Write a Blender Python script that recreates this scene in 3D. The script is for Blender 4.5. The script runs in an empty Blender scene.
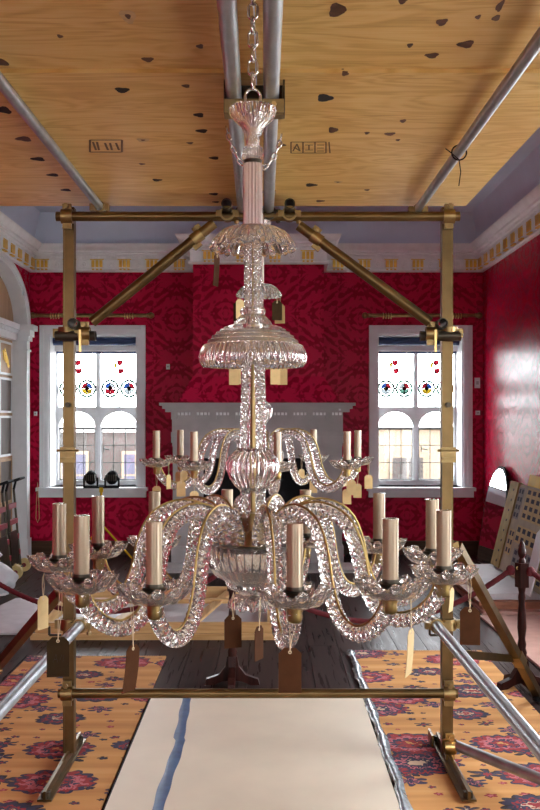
import bpy, math, random
from mathutils import Vector, Matrix

random.seed(7)
PI = math.pi
S = bpy.context.scene
COL = S.collection

# ------------------------------------------------------------------ camera, sky, exposure
cam_d = bpy.data.cameras.new('camera')
cam_d.lens = 44.0
cam_d.sensor_width = 36.0
cam_d.shift_x = 0.0025
cam_d.shift_y = 0.016
cam_d.clip_start = 0.05
cam = bpy.data.objects.new('camera', cam_d)
cam.location = (0, 0, 1.6)
cam.rotation_euler = (PI / 2, 0, 0)
COL.objects.link(cam)
S.camera = cam

SKY = 20.0
w = bpy.data.worlds.new('overcast_sky')
S.world = w
w.use_nodes = True
w.node_tree.nodes['Background'].inputs['Color'].default_value = (0.92, 0.96, 1.0, 1)
w.node_tree.nodes['Background'].inputs['Strength'].default_value = SKY

S.view_settings.view_transform = 'Standard'
S.view_settings.look = 'None'
S.view_settings.gamma = 1.0
S.view_settings.use_curve_mapping = False
S.view_settings.exposure = 0.0
S.cycles.max_bounces = 16
S.cycles.transmission_bounces = 12
S.cycles.glossy_bounces = 6
S.cycles.diffuse_bounces = 5
S.cycles.transparent_max_bounces = 16
S.cycles.sample_clamp_indirect = 20.0
S.cycles.use_denoising = True


def portal(name, loc, rot, sx, sy):
    L = bpy.data.lights.new(name, 'AREA')
    L.shape = 'RECTANGLE'
    L.size, L.size_y = sx, sy
    L.cycles.is_portal = True
    o = bpy.data.objects.new(name, L)
    o.location = loc
    o.rotation_euler = rot
    COL.objects.link(o)


# window openings: (centre along the wall, half width, z0, z1)
BACK_WIN = [(-2.05, 0.52, 0.79, 2.585), (1.785, 0.505, 0.79, 2.585)]
RIGHT_WIN = [(0.6, 0.7, 0.55, 2.55), (3.6, 0.7, 0.55, 2.55), (6.4, 0.7, 0.55, 2.55)]
REAR_FILL_WIN = [(-1.7, 0.5, 0.75, 2.6), (1.5, 0.5, 0.75, 2.6)]  # unseen windows behind the camera, added for frontal fill light
XL, XR, YB, YR = -2.79, 2.52, 11.6, -3.0
for c, hw, z0, z1 in BACK_WIN:
    portal('window_portal', (c, YB + 0.44, (z0 + z1) / 2), (-PI / 2, 0, 0), hw * 2, z1 - z0)
for c, hw, z0, z1 in RIGHT_WIN:
    portal('window_portal', (XR + 0.3, c, (z0 + z1) / 2), (0, PI / 2, 0), z1 - z0, hw * 2)
for c, hw, z0, z1 in REAR_FILL_WIN:
    portal('window_portal', (c, YR - 0.3, (z0 + z1) / 2), (PI / 2, 0, 0), hw * 2, z1 - z0)


# ------------------------------------------------------------------ materials
class G:
    """small node-graph helper"""
    def __init__(s, name):
        s.m = bpy.data.materials.new(name)
        s.m.use_nodes = True
        s.t = s.m.node_tree
        s.t.nodes.clear()
        s.out = s.t.nodes.new('ShaderNodeOutputMaterial')

    def n(s, typ, props=None, **ins):
        nd = s.t.nodes.new('ShaderNode' + typ)
        for k, v in (props or {}).items():
            setattr(nd, k, v)
        for k, v in ins.items():
            if k[0] == '_' and k[1:].isdigit():
                sock = nd.inputs[int(k[1:])]
            else:
                sock = nd.inputs[k.replace('_', ' ')]
            if isinstance(v, bpy.types.NodeSocket):
                s.t.links.new(v, sock)
            elif isinstance(v, bpy.types.Node):
                s.t.links.new(v.outputs[0], sock)
            else:
                if sock.type == 'RGBA' and len(v) == 3:
                    v = (*v, 1)
                sock.default_value = v
        return nd

    def math(s, op, a, b=None, c=None, clamp=False):
        ins = {'_0': a}
        if b is not None:
            ins['_1'] = b
        if c is not None:
            ins['_2'] = c
        return s.n('Math', {'operation': op, 'use_clamp': clamp}, **ins).outputs[0]

    def ramp(s, fac, stops, interp='LINEAR'):
        r = s.n('ValToRGB', None, Fac=fac)
        r.color_ramp.interpolation = interp
        e = r.color_ramp.elements
        while len(e) < len(stops):
            e.new(0.5)
        for i, (p, c) in enumerate(stops):
            e[i].position = p
            e[i].color = (*c, 1)
        return r.outputs[0]

    def mix(s, fac, a, b, blend='MIX'):
        m = s.n('Mix', {'data_type': 'RGBA', 'blend_type': blend})
        for i, v in ((0, fac), (6, a), (7, b)):
            if isinstance(v, bpy.types.NodeSocket):
                s.t.links.new(v, m.inputs[i])
            else:
                m.inputs[i].default_value = (*v, 1) if isinstance(v, tuple) and len(v) == 3 else v
        return m.outputs[2]

    def obj(s):
        return s.n('TexCoord').outputs['Object']

    def done(s, shader):
        s.t.links.new(shader.outputs[0] if isinstance(shader, bpy.types.Node) else shader, s.out.inputs[0])
        return s.m

    def bsdf(s, color, rough=0.5, metal=0.0, bump=None, bstr=0.3, bdist=0.01, **kw):
        ins = {'Base_Color': color, 'Roughness': rough, 'Metallic': metal}
        ins.update(kw)
        if bump is not None:
            ins['Normal'] = s.n('Bump', None, Strength=bstr, Distance=bdist, Height=bump).outputs[0]
        return s.done(s.n('BsdfPrincipled', None, **ins))


def plain(name, color, rough=0.5, metal=0.0, vary=0.12, scale=9.0, rvary=0.0, bstr=0.0, **kw):
    """one colour with a soft procedural variation"""
    g = G(name)
    nz = g.n('TexNoise', None, Vector=g.obj(), Scale=scale, Detail=4.0).outputs[0]
    lo = tuple(c * (1 - vary) for c in color)
    hi = tuple(min(1, c * (1 + vary)) for c in color)
    col = g.ramp(nz, [(0.3, lo), (0.7, hi)])
    r = rough
    if rvary:
        r = g.math('MULTIPLY_ADD', nz, rvary, rough - rvary / 2)
    return g.bsdf(col, r, metal, bump=nz if bstr else None, bstr=bstr, **kw)


def mat_damask():
    g = G('crimson_damask')
    sep = g.n('SeparateXYZ', None, Vector=g.obj())
    u = g.math('ADD', sep.outputs[0], sep.outputs[1])
    v = sep.outputs[2]
    PU, PV = 0.27, 0.46
    colx = g.math('FLOOR', g.math('DIVIDE', u, PU * 2))
    odd = g.math('MODULO', g.math('ABSOLUTE', colx), 2.0)
    v2 = g.math('MULTIPLY_ADD', odd, PV, v)
    mu = g.math('PINGPONG', u, PU)
    mv = g.math('PINGPONG', v2, PV)
    mv = g.math('MULTIPLY_ADD', mu, 0.5, mv)
    vec = g.n('CombineXYZ', None, X=mu, Y=mv, Z=0.37)
    nz = g.n('TexNoise', None, Vector=vec.outputs[0], Scale=11.0, Detail=1.5, Distortion=1.2).outputs[0]
    wv = g.n('TexWave', {'wave_type': 'RINGS'}, Vector=vec.outputs[0], Scale=4.2, Distortion=5.0, Detail=1.0).outputs[1]
    f = g.math('MULTIPLY_ADD', wv, 0.25, nz)
    pat = g.ramp(f, [(0.60, (0, 0, 0)), (0.66, (1, 1, 1))])
    col = g.mix(pat, (0.54, 0.014, 0.060), (0.30, 0.004, 0.026))
    fine = g.n('TexNoise', None, Vector=g.obj(), Scale=260.0).outputs[0]
    rg = g.ramp(pat, [(0, (0.27, 0.27, 0.27)), (1, (0.33, 0.33, 0.33))])
    return g.bsdf(col, rg, 0.0, bump=fine, bstr=0.06, bdist=0.002, Specular_IOR_Level=0.05)


def mat_ply():
    g = G('plywood')
    co = g.obj()
    oi = g.n('ObjectInfo').outputs['Random']
    off = g.n('CombineXYZ', None, X=oi, Y=g.math('MULTIPLY', oi, 7.3), Z=g.math('MULTIPLY', oi, 3.1))
    v = g.n('VectorMath', {'operation': 'ADD'}, _0=co, _1=off.outputs[0]).outputs[0]
    m = g.n('Mapping', None, Vector=v, Scale=(0.9, 4.2, 1.0)).outputs[0]
    n1 = g.n('TexNoise', None, Vector=m, Scale=1.3, Detail=3.0, Distortion=0.8).outputs[0]
    bands = g.n('Math', {'operation': 'SINE'}, _0=g.math('MULTIPLY', n1, 60.0)).outputs[0]
    m2 = g.n('Mapping', None, Vector=v, Scale=(2.0, 60.0, 1.0)).outputs[0]
    fine = g.n('TexNoise', None, Vector=m2, Scale=3.0, Detail=4.0).outputs[0]
    f = g.math('ADD', g.math('MULTIPLY', bands, 0.085), g.math('MULTIPLY_ADD', fine, 0.5, 0.25))
    base = g.ramp(f, [(0.30, (0.56, 0.30, 0.065)), (0.5, (0.78, 0.50, 0.15)), (0.7, (0.86, 0.62, 0.25))])
    blot = g.n('TexNoise', None, Vector=v, Scale=2.2, Detail=2.0).outputs[0]
    col = g.mix(g.ramp(blot, [(0.4, (0, 0, 0)), (0.7, (0.35, 0.35, 0.35))]), base, (0.52, 0.25, 0.055))
    return g.bsdf(col, 0.45, 0, bump=fine, bstr=0.08)


def mat_pine(name, c1, c2, axis=0, rough=0.5):
    g = G(name)
    sc = [30.0, 30.0, 30.0]
    sc[axis] = 1.6
    m = g.n('Mapping', None, Vector=g.obj(), Scale=tuple(sc)).outputs[0]
    nz = g.n('TexNoise', None, Vector=m, Scale=1.2, Detail=4.0, Distortion=0.5).outputs[0]
    return g.bsdf(g.ramp(nz, [(0.32, c1), (0.68, c2)]), rough, 0, bump=nz, bstr=0.08, Specular_IOR_Level=0.18)


def mat_floor():
    g = G('dark_floorboard')
    oi = g.n('ObjectInfo').outputs['Random']
    off = g.n('CombineXYZ', None, X=g.math('MULTIPLY', oi, 9.0), Y=g.math('MULTIPLY', oi, 31.0), Z=0.0)
    v = g.n('VectorMath', {'operation': 'ADD'}, _0=g.obj(), _1=off.outputs[0]).outputs[0]
    m = g.n('Mapping', None, Vector=v, Scale=(28.0, 1.5, 28.0)).outputs[0]
    nz = g.n('TexNoise', None, Vector=m, Scale=1.2, Detail=5.0, Distortion=0.6).outputs[0]
    base = g.ramp(nz, [(0.3, (0.018, 0.012, 0.012)), (0.7, (0.062, 0.042, 0.038))])
    col = g.mix(g.math('MULTIPLY', oi, 0.6), base, (0.075, 0.05, 0.045))
    rg = g.math('MULTIPLY_ADD', nz, 0.24, 0.18)
    return g.bsdf(col, rg, 0, bump=nz, bstr=0.06, Specular_IOR_Level=0.012)


def mat_rug():
    g = G('gold_persian_rug')
    co = g.obj()
    weave = g.n('TexNoise', None, Vector=co, Scale=320.0, Detail=1.0).outputs[0]
    soft = g.n('TexNoise', None, Vector=co, Scale=2.5, Detail=3.0).outputs[0]
    abrash = g.n('TexNoise', None, Vector=g.n('Mapping', None, Vector=co, Scale=(0.5, 9.0, 1.0)).outputs[0], Scale=1.0, Detail=2.0).outputs[0]
    col = g.ramp(abrash, [(0.3, (0.46, 0.20, 0.055)), (0.55, (0.62, 0.31, 0.095)), (0.75, (0.68, 0.38, 0.15))])

    def layer(col, scale, rnd, seed, petals, rad, palettes, stretch, cut):
        mp = g.n('Mapping', None, Vector=co, Scale=(scale * stretch, scale, 0.0), Location=(seed, seed * 1.7, 0)).outputs[0]
        wob = g.n('TexNoise', {'noise_dimensions': '2D'}, Vector=mp, Scale=7.0, Detail=1.0).outputs[1]
        mpd = g.n('VectorMath', {'operation': 'MULTIPLY_ADD'}, _0=wob, _1=(0.08, 0.08, 0), _2=mp).outputs[0]
        vo = g.n('TexVoronoi', {'voronoi_dimensions': '2D', 'feature': 'F1'}, Vector=mpd, Scale=1.0, Randomness=rnd)
        loc = g.n('VectorMath', {'operation': 'SUBTRACT'}, _0=mpd, _1=vo.outputs['Position']).outputs[0]
        sp = g.n('SeparateXYZ', None, Vector=loc)
        ang = g.math('ARCTAN2', sp.outputs[1], sp.outputs[0])
        cr = g.n('SeparateColor', None, Color=vo.outputs['Color'])
        lobes = g.math('ABSOLUTE', g.math('SINE', g.math('MULTIPLY', ang, petals / 2)))
        size = g.math('MULTIPLY_ADD', cr.outputs[0], rad * 0.7, rad * 0.55)
        edge = g.math('MULTIPLY', size, g.math('MULTIPLY_ADD', lobes, cut, 1.05 - cut))
        t = g.math('DIVIDE', vo.outputs['Distance'], edge)
        mask = g.math('LESS_THAN', t, 1.0)
        fill = None
        for k, pal in enumerate(palettes):
            speck = g.math('MULTIPLY_ADD', g.n('TexNoise', None, Vector=co, Scale=46.0, Detail=1.0).outputs[0], 0.7, g.math('SUBTRACT', t, 0.35))
            rp = g.ramp(speck, pal, 'CONSTANT')
            fill = rp if fill is None else g.mix(g.math('GREATER_THAN', cr.outputs[1], k / len(palettes)), fill, rp)
        return g.mix(mask, col, fill)
    navy, mar, pink, cream, gold, black = (0.02, 0.025, 0.07), (0.30, 0.018, 0.03), (0.52, 0.14, 0.17), (0.62, 0.45, 0.30), (0.62, 0.31, 0.095), (0.015, 0.015, 0.025)
    A = [(0.0, gold), (0.14, mar), (0.34, navy), (0.48, pink), (0.66, mar), (0.86, navy)]
    B = [(0.0, mar), (0.2, cream), (0.3, navy), (0.52, mar), (0.64, navy), (0.9, black)]
    C = [(0.0, cream), (0.2, navy), (0.42, pink), (0.55, navy), (0.75, mar), (0.9, navy)]
    col = layer(col, 8.0, 0.85, 3.3, 5, 0.15, [[(0.0, mar), (0.5, navy)], [(0.0, pink), (0.45, mar)], [(0.0, navy), (0.5, black)]], 0.8, 0.5)
    col = layer(col, 4.2, 0.7, 5.7, 6, 0.24, [[(0.0, mar), (0.3, navy), (0.6, black)], [(0.0, cream), (0.2, navy), (0.7, black)], [(0.0, navy), (0.35, pink), (0.5, navy)]], 0.75, 0.75)
    col = layer(col, 2.35, 0.6, 9.1, 14, 0.31, [A, B, C], 0.8, 0.16)
    dirt = g.mix(g.math('MULTIPLY', soft, 0.10), col, (0.45, 0.26, 0.12))
    return g.bsdf(dirt, 0.95, 0, bump=weave, bstr=0.25, bdist=0.004)


def mat_glass(name, frost=0.06, tint=(1.0, 0.995, 0.985), rough=0.02):
    g = G(name)
    gl = g.n('BsdfGlass', None, Color=tint, Roughness=rough, IOR=1.5)
    df = g.n('BsdfDiffuse', None, Color=(0.96, 0.94, 0.90))
    tr = g.n('BsdfTranslucent', None, Color=(0.96, 0.94, 0.90))
    a = g.n('MixShader', None, _0=0.5, _1=df.outputs[0], _2=tr.outputs[0])
    return g.done(g.n('MixShader', None, _0=frost, _1=gl.outputs[0], _2=a.outputs[0]))


def mat_pane(name, tint=(1, 1, 1), gloss=0.06):
    g = G(name)
    tr = g.n('BsdfTransparent', None, Color=tint)
    gs = g.n('BsdfGlossy', None, Color=(1, 1, 1), Roughness=0.02)
    nz = g.n('TexNoise', None, Vector=g.obj(), Scale=5.0).outputs[0]
    f = g.math('MULTIPLY', nz, gloss * 2)
    return g.done(g.n('MixShader', None, _0=f, _1=tr.outputs[0], _2=gs.outputs[0]))


M = {}
M['damask'] = mat_damask()
M['ply'] = mat_ply()
M['floor'] = mat_floor()
M['rug'] = mat_rug()
M['pine'] = mat_pine('pine_timber', (0.42, 0.24, 0.09), (0.62, 0.40, 0.18), 0)
M['pine_y'] = mat_pine('pine_timber_along', (0.42, 0.24, 0.09), (0.62, 0.40, 0.18), 1)
M['mahogany'] = mat_pine('dark_mahogany', (0.018, 0.006, 0.005), (0.05, 0.014, 0.01), 2, 0.34)
M['tan_strip'] = plain('tan_strip', (0.34, 0.24, 0.09), 0.8, vary=0.2, Specular_IOR_Level=0.1)
M['oak'] = mat_pine('tan_oak', (0.36, 0.22, 0.12), (0.50, 0.33, 0.19), 2, 0.45)
M['dark_panel'] = mat_pine('brown_panel', (0.045, 0.03, 0.024), (0.09, 0.06, 0.045), 2, 0.4)
M['skirting'] = mat_pine('brown_skirting', (0.055, 0.03, 0.017), (0.11, 0.06, 0.035), 0, 0.4)
M['white'] = plain('white_paint', (0.74, 0.76, 0.78), 0.45, vary=0.04)
M['cornice'] = plain('cornice_plaster', (0.88, 0.90, 0.90), 0.6, vary=0.05)
M['stone'] = plain('grey_stone', (0.40, 0.39, 0.38), 0.55, vary=0.14, scale=4)
M['cove'] = plain('cove_paint', (0.66, 0.73, 0.86), 0.8, vary=0.05, scale=2)
M['gold'] = plain('gilding', (0.85, 0.55, 0.10), 0.35, metal=0.5, vary=0.15)
M['brass'] = plain('brass', (0.62, 0.42, 0.16), 0.28, metal=1.0, vary=0.2, scale=20)
M['wire'] = plain('wire_brass', (0.42, 0.29, 0.10), 0.35, metal=1.0, vary=0.2, scale=20)
M['old_brass'] = plain('dull_brass', (0.30, 0.21, 0.09), 0.4, metal=1.0, vary=0.25, scale=14)
M['scaff'] = plain('bronze_galvanised', (0.165, 0.105, 0.042), 0.34, metal=0.9, vary=0.28, scale=7, rvary=0.2)
M['tube'] = plain('galvanised_tube', (0.44, 0.47, 0.50), 0.38, metal=0.85, vary=0.15, scale=16, rvary=0.2)
M['dark_metal'] = plain('blackened_steel', (0.06, 0.05, 0.035), 0.4, metal=0.8, vary=0.3)
M['steel'] = plain('steel', (0.66, 0.64, 0.60), 0.18, metal=1.0, vary=0.1)
M['silvered'] = plain('silvered_tube', (0.90, 0.80, 0.74), 0.16, metal=0.7, vary=0.08)
M['black'] = plain('black_plastic', (0.012, 0.012, 0.013), 0.75, Specular_IOR_Level=0.1)
M['glass'] = mat_glass('cut_glass')
M['glass_clear'] = mat_glass('clear_cut_glass', frost=0.03)
M['candle'] = plain('candle_tube', (0.38, 0.29, 0.19), 0.26, metal=0.35, vary=0.06, Coat_Weight=0.5)
M['tag_brown'] = plain('brown_card', (0.075, 0.028, 0.011), 0.8, vary=0.15, scale=40, Specular_IOR_Level=0.08)
M['tag_dark'] = plain('dark_card', (0.045, 0.026, 0.011), 0.8, vary=0.15, scale=40, Specular_IOR_Level=0.08)
M['tag_pale'] = plain('pale_manila_card', (0.72, 0.52, 0.24), 0.7, vary=0.08, scale=40)
M['string'] = plain('string', (0.72, 0.58, 0.36), 0.8)
M['pencil'] = plain('pencil_mark', (0.03, 0.02, 0.015), 0.8)
M['board'] = plain('cream_board', (0.74, 0.65, 0.50), 0.5, vary=0.06, scale=3)
M['tape'] = plain('blue_tape', (0.055, 0.11, 0.23), 0.35, vary=0.25, scale=18)
M['plastic'] = plain('plastic_sheet', (0.22, 0.27, 0.30), 0.2, vary=0.5, scale=25)
M['white_sheet'] = plain('white_sheet', (0.54, 0.54, 0.56), 0.5, vary=0.08)
M['rope'] = plain('crimson_rope', (0.10, 0.004, 0.009), 0.8, vary=0.3, scale=60)
M['red'] = plain('red_webbing', (0.24, 0.01, 0.02), 0.6)
M['yellow'] = plain('yellow_plastic', (0.66, 0.42, 0.02), 0.7, Specular_IOR_Level=0.1)
M['cream_wheel'] = plain('cream_wheel', (0.62, 0.46, 0.20), 0.5)
M['pinkboard'] = plain('pinkish_board', (0.52, 0.30, 0.24), 0.6, vary=0.08)
M['redboard'] = plain('reddish_ply_edge', (0.36, 0.15, 0.08), 0.6, vary=0.2)
M['lead'] = plain('lead_came', (0.02, 0.022, 0.026), 0.5, metal=0.3)
M['pane'] = mat_pane('window_pane')
M['mirror'] = plain('mirror_glass', (0.85, 0.86, 0.88), 0.02, metal=1.0, vary=0.02)
M['blind'] = plain('navy_blind', (0.012, 0.03, 0.10), 0.5)
M['print_paper'] = plain('print_paper', (0.40, 0.34, 0.25), 0.9, Specular_IOR_Level=0.05, vary=0.15, scale=6)
M['print_grey'] = plain('print_grey', (0.25, 0.23, 0.23), 0.9, Specular_IOR_Level=0.05, vary=0.15, scale=6)
M['print_cream'] = plain('print_cream', (0.50, 0.38, 0.20), 0.9, Specular_IOR_Level=0.05, vary=0.1)
M['print_dark'] = plain('print_dark', (0.05, 0.05, 0.07), 0.9, Specular_IOR_Level=0.05)
M['house'] = plain('cream_render', (0.115, 0.088, 0.058), 0.8, vary=0.2, scale=0.6)
M['house_brown'] = plain('brown_render', (0.017, 0.013, 0.011), 0.8, vary=0.3, scale=0.6)
M['gravel'] = plain('pale_gravel', (0.45, 0.42, 0.37), 0.9, vary=0.2, scale=30)
M['knot'] = plain('wood_knot', (0.10, 0.035, 0.012), 0.55, vary=0.4, scale=30)
M['knot_dark'] = plain('open_knot', (0.012, 0.006, 0.004), 0.8)
M['knot_light'] = plain('patched_knot', (0.60, 0.40, 0.18), 0.5, vary=0.2, scale=30)
M['ink'] = plain('stamp_ink', (0.13, 0.07, 0.03), 0.7)
for k, c in dict(sg_red=(0.17, 0.03, 0.045), sg_blue=(0.05, 0.09, 0.18), sg_yellow=(0.21, 0.17, 0.04),
                 sg_green=(0.09, 0.145, 0.125), sg_white=(0.20, 0.215, 0.22)).items():
    M[k] = mat_pane(k, c, 0.01)


# ------------------------------------------------------------------ mesh helpers
class MB:
    def __init__(s):
        s.v, s.f = [], []

    def add(s, vs, fs):
        b = len(s.v)
        s.v.extend(tuple(p) for p in vs)
        s.f.extend(tuple(i + b for i in f) for f in fs)
        return s

    def box(s, x0, x1, y0, y1, z0, z1):
        vs = [(x, y, z) for x in (x0, x1) for y in (y0, y1) for z in (z0, z1)]
        return s.add(vs, [(0, 1, 3, 2), (4, 6, 7, 5), (0, 4, 5, 1), (2, 3, 7, 6), (0, 2, 6, 4), (1, 5, 7, 3)])

    def frame(s, p, q, up=(0, 0, 1)):
        p, q = Vector(p), Vector(q)
        d = (q - p).normalized()
        u = Vector(up)
        if abs(d.dot(u)) > 0.95:
            u = Vector((1, 0, 0)) if abs(d.x) < 0.9 else Vector((0, 1, 0))
        a = d.cross(u).normalized()
        return p, q, a, d.cross(a).normalized() * -1

    def bar(s, p, q, wa, wb, up=(0, 0, 1)):
        p, q, a, b = s.frame(p, q, up)
        vs = []
        for o in (p, q):
            for i, j in ((-1, -1), (1, -1), (1, 1), (-1, 1)):
                vs.append(o + a * (i * wa / 2) + b * (j * wb / 2))
        return s.add(vs, [(3, 2, 1, 0), (4, 5, 6, 7)] + [(k, (k + 1) % 4, 4 + (k + 1) % 4, 4 + k) for k in range(4)])

    def cyl(s, p, q, r, n=16, r2=None, cap=True):
        p, q, a, b = s.frame(p, q)
        r2 = r if r2 is None else r2
        vs = []
        for o, rr in ((p, r), (q, r2)):
            for k in range(n):
                t = 2 * PI * k / n
                vs.append(o + a * (rr * math.cos(t)) + b * (rr * math.sin(t)))
        fs = [(k, (k + 1) % n, n + (k + 1) % n, n + k) for k in range(n)]
        if cap:
            fs += [tuple(range(n))[::-1], tuple(range(n, 2 * n))]
        return s.add(vs, fs)

    def pipe(s, p, q, r, ri, n=16):
        """hollow tube"""
        p, q, a, b = s.frame(p, q)
        vs = []
        for o in (p, q):
            for rr in (r, ri):
                for k in range(n):
                    t = 2 * PI * k / n
                    vs.append(o + a * (rr * math.cos(t)) + b * (rr * math.sin(t)))
        fs = []
        for k in range(n):
            j = (k + 1) % n
            fs += [(k, j, 2 * n + j, 2 * n + k), (n + j, n + k, 3 * n + k, 3 * n + j),
                   (j, k, n + k, n + j), (2 * n + k, 2 * n + j, 3 * n + j, 3 * n + k)]
        return s.add(vs, fs)

    def tube(s, path, r, n=8, closed=False, cap=True):
        pts = [Vector(p) for p in path]
        m = len(pts)
        prev = None
        vs, fs = [], []
        for i, p in enumerate(pts):
            if closed:
                d = pts[(i + 1) % m] - pts[i - 1]
            else:
                d = pts[min(i + 1, m - 1)] - pts[max(i - 1, 0)]
            d.normalize()
            if prev is None:
                u = Vector((0, 0, 1)) if abs(d.z) < 0.9 else Vector((1, 0, 0))
                a = d.cross(u).normalized()
            else:
                a = (prev - d * prev.dot(d)).normalized()
            prev = a
            b = d.cross(a)
            rr = r[i] if isinstance(r, (list, tuple)) else r
            for k in range(n):
                t = 2 * PI * k / n
                vs.append(p + a * (rr * math.cos(t)) + b * (rr * math.sin(t)))
        for i in range(m if closed else m - 1):
            j = (i + 1) % m
            for k in range(n):
                l = (k + 1) % n
                fs.append((i * n + k, i * n + l, j * n + l, j * n + k))
        if cap and not closed:
            fs += [tuple(range(n))[::-1], tuple((m - 1) * n + k for k in range(n))]
        return s.add(vs, fs)

    def lathe(s, prof, n=32, c=(0, 0, 0), rib=None, wave=None, closed=False):
        """prof: (r, z) pairs; rib = (count, depth, r0) flutes; wave = (count, dr, dz, r0) scallops growing past r0"""
        vs, fs = [], []
        m = len(prof)
        for r, z in prof:
            for k in range(n):
                t = 2 * PI * k / n
                rr, zz = r, z
                if rib and r > rib[2]:
                    rr = r * (1 + rib[1] * math.cos(rib[0] * t))
                if wave and r > wave[3]:
                    g = (r - wave[3]) / wave[3]
                    cw = abs(math.cos(wave[0] * t / 2)) - 0.6
                    rr += wave[1] * cw * g
                    zz += wave[2] * cw * g
                vs.append((c[0] + rr * math.cos(t), c[1] + rr * math.sin(t), c[2] + zz))
        for i in range(m if closed else m - 1):
            j = (i + 1) % m
            for k in range(n):
                l = (k + 1) % n
                fs.append((i * n + k, i * n + l, j * n + l, j * n + k))
        if not closed:
            if prof[0][0] > 1e-6:
                fs.append(tuple(range(n))[::-1])
            if prof[-1][0] > 1e-6:
                fs.append(tuple((m - 1) * n + k for k in range(n)))
        return s.add(vs, fs)

    def prism(s, poly, fn, w0, w1):
        """poly of (u, v); fn(u, v, w) -> xyz"""
        n = len(poly)
        vs = [fn(u, v, w0) for u, v in poly] + [fn(u, v, w1) for u, v in poly]
        return s.add(vs, [tuple(range(n))[::-1], tuple(range(n, 2 * n))] +
                     [(k, (k + 1) % n, n + (k + 1) % n, n + k) for k in range(n)])

    def build(s, name, mat, parent=None, loc=(0, 0, 0), smooth=None, rot=None):
        me = bpy.data.meshes.new(name)
        me.from_pydata(s.v, [], s.f)
        import bmesh
        bm = bmesh.new()
        bm.from_mesh(me)
        bmesh.ops.remove_doubles(bm, verts=bm.verts, dist=1e-6)
        bmesh.ops.recalc_face_normals(bm, faces=bm.faces)
        bm.to_mesh(me)
        bm.free()
        me.materials.append(M[mat] if isinstance(mat, str) else mat)
        if smooth is not None:
            me.polygons.foreach_set('use_smooth', [True] * len(me.polygons))
            me.set_sharp_from_angle(angle=math.radians(smooth))
        return link(name, me, parent, loc, rot)


def link(name, me, parent=None, loc=(0, 0, 0), rot=None):
    o = bpy.data.objects.new(name, me)
    COL.objects.link(o)
    o.location = loc
    if rot:
        o.rotation_euler = rot
    if parent:
        o.parent = parent
    return o


def empty(name, loc=(0, 0, 0), rz=0, parent=None):
    o = bpy.data.objects.new(name, None)
    o.empty_display_size = 0.05
    COL.objects.link(o)
    o.location = loc
    o.rotation_euler = (0, 0, rz)
    if parent:
        o.parent = parent
    return o


def tag(o, label, cat, group=None):
    o['label'] = label
    o['category'] = cat
    if group:
        o['group'] = group
    return o


def struct(o, label=None):
    o['kind'] = 'structure'
    if label:
        o['label'] = label
    return o


def spline(pts, step):
    """Catmull-Rom through pts, resampled every `step`"""
    P = [Vector(p) for p in pts]
    P = [P[0] * 2 - P[1]] + P + [P[-1] * 2 - P[-2]]
    dense = []
    for i in range(1, len(P) - 2):
        for k in range(40):
            t = k / 40
            a, b, c, d = P[i - 1:i + 3]
            dense.append(0.5 * (2 * b + (c - a) * t + (2 * a - 5 * b + 4 * c - d) * t * t + (3 * b - a - 3 * c + d) * t ** 3))
    dense.append(P[-2])
    out, acc = [dense[0]], 0.0
    for a, b in zip(dense, dense[1:]):
        acc += (b - a).length
        if acc >= step:
            out.append(b)
            acc = 0.0
    return out


def arched_sheet(mb, u0, u1, v0, v1, holes, fn, w0, w1):
    """A slab in (u, v) with holes; hole = (a, b, z0, spring, top): rectangle topped by a half ellipse (spring == top: plain rectangle)"""
    us = {u0, u1}
    for a, b, z0, sp, tp in holes:
        us |= {a, b}
        if tp > sp:
            for k in range(1, 24):
                us.add((a + b) / 2 - (b - a) / 2 * math.cos(PI * k / 24))
    us = sorted(us)

    def top(h, u):
        a, b, z0, sp, tp = h
        if tp <= sp:
            return sp
        t = (u - (a + b) / 2) / ((b - a) / 2)
        return sp + (tp - sp) * math.sqrt(max(0, 1 - t * t))
    for ua, ub in zip(us, us[1:]):
        mid = (ua + ub) / 2
        hs = sorted([h for h in holes if h[0] < mid < h[1]], key=lambda h: h[2])
        segs, cur = [], (v0, v0)
        for h in hs:
            segs.append((cur, (h[2], h[2])))
            cur = (top(h, ua), top(h, ub))
        segs.append((cur, (v1, v1)))
        for (la, lb), (ha, hb) in segs:
            if ha - la < 1e-6 and hb - lb < 1e-6:
                continue
            mb.add([fn(ua, la, w0), fn(ub, lb, w0), fn(ub, hb, w0), fn(ua, ha, w0),
                    fn(ua, la, w1), fn(ub, lb, w1), fn(ub, hb, w1), fn(ua, ha, w1)],
                   [(0, 1, 2, 3), (7, 6, 5, 4), (0, 4, 5, 1), (3, 2, 6, 7)])
    for a, b, z0, sp, tp in holes:      # jambs
        for u in (a, b):
            mb.add([fn(u, z0, w0), fn(u, sp, w0), fn(u, sp, w1), fn(u, z0, w1)], [(0, 1, 2, 3)])
    for u in (u0, u1):
        mb.add([fn(u, v0, w0), fn(u, v1, w0), fn(u, v1, w1), fn(u, v0, w1)], [(0, 1, 2, 3)])
    return mb


def sweep_plan(pts, prof, closed=True):
    """moulding swept round the room plan (pts counter-clockwise, offset inward); prof = (offset, z)"""
    mb = MB()
    n = len(pts)
    rings = []
    for i in range(n):
        p = Vector(pts[i])
        a = (p - Vector(pts[i - 1])).normalized()
        b = (Vector(pts[(i + 1) % n]) - p).normalized()
        na, nb = Vector((-a.y, a.x)), Vector((-b.y, b.x))
        mit = (na + nb) / max(1e-6, 1 + na.dot(nb))
        rings.append([(p.x + mit.x * o, p.y + mit.y * o, z) for o, z in prof])
    m = len(prof)
    vs = [v for r in rings for v in r]
    fs = []
    for i in range(n):
        j = (i + 1) % n
        for k in range(m - 1):
            fs.append((i * m + k, j * m + k, j * m + k + 1, i * m + k + 1))
    return mb.add(vs, fs)


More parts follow.
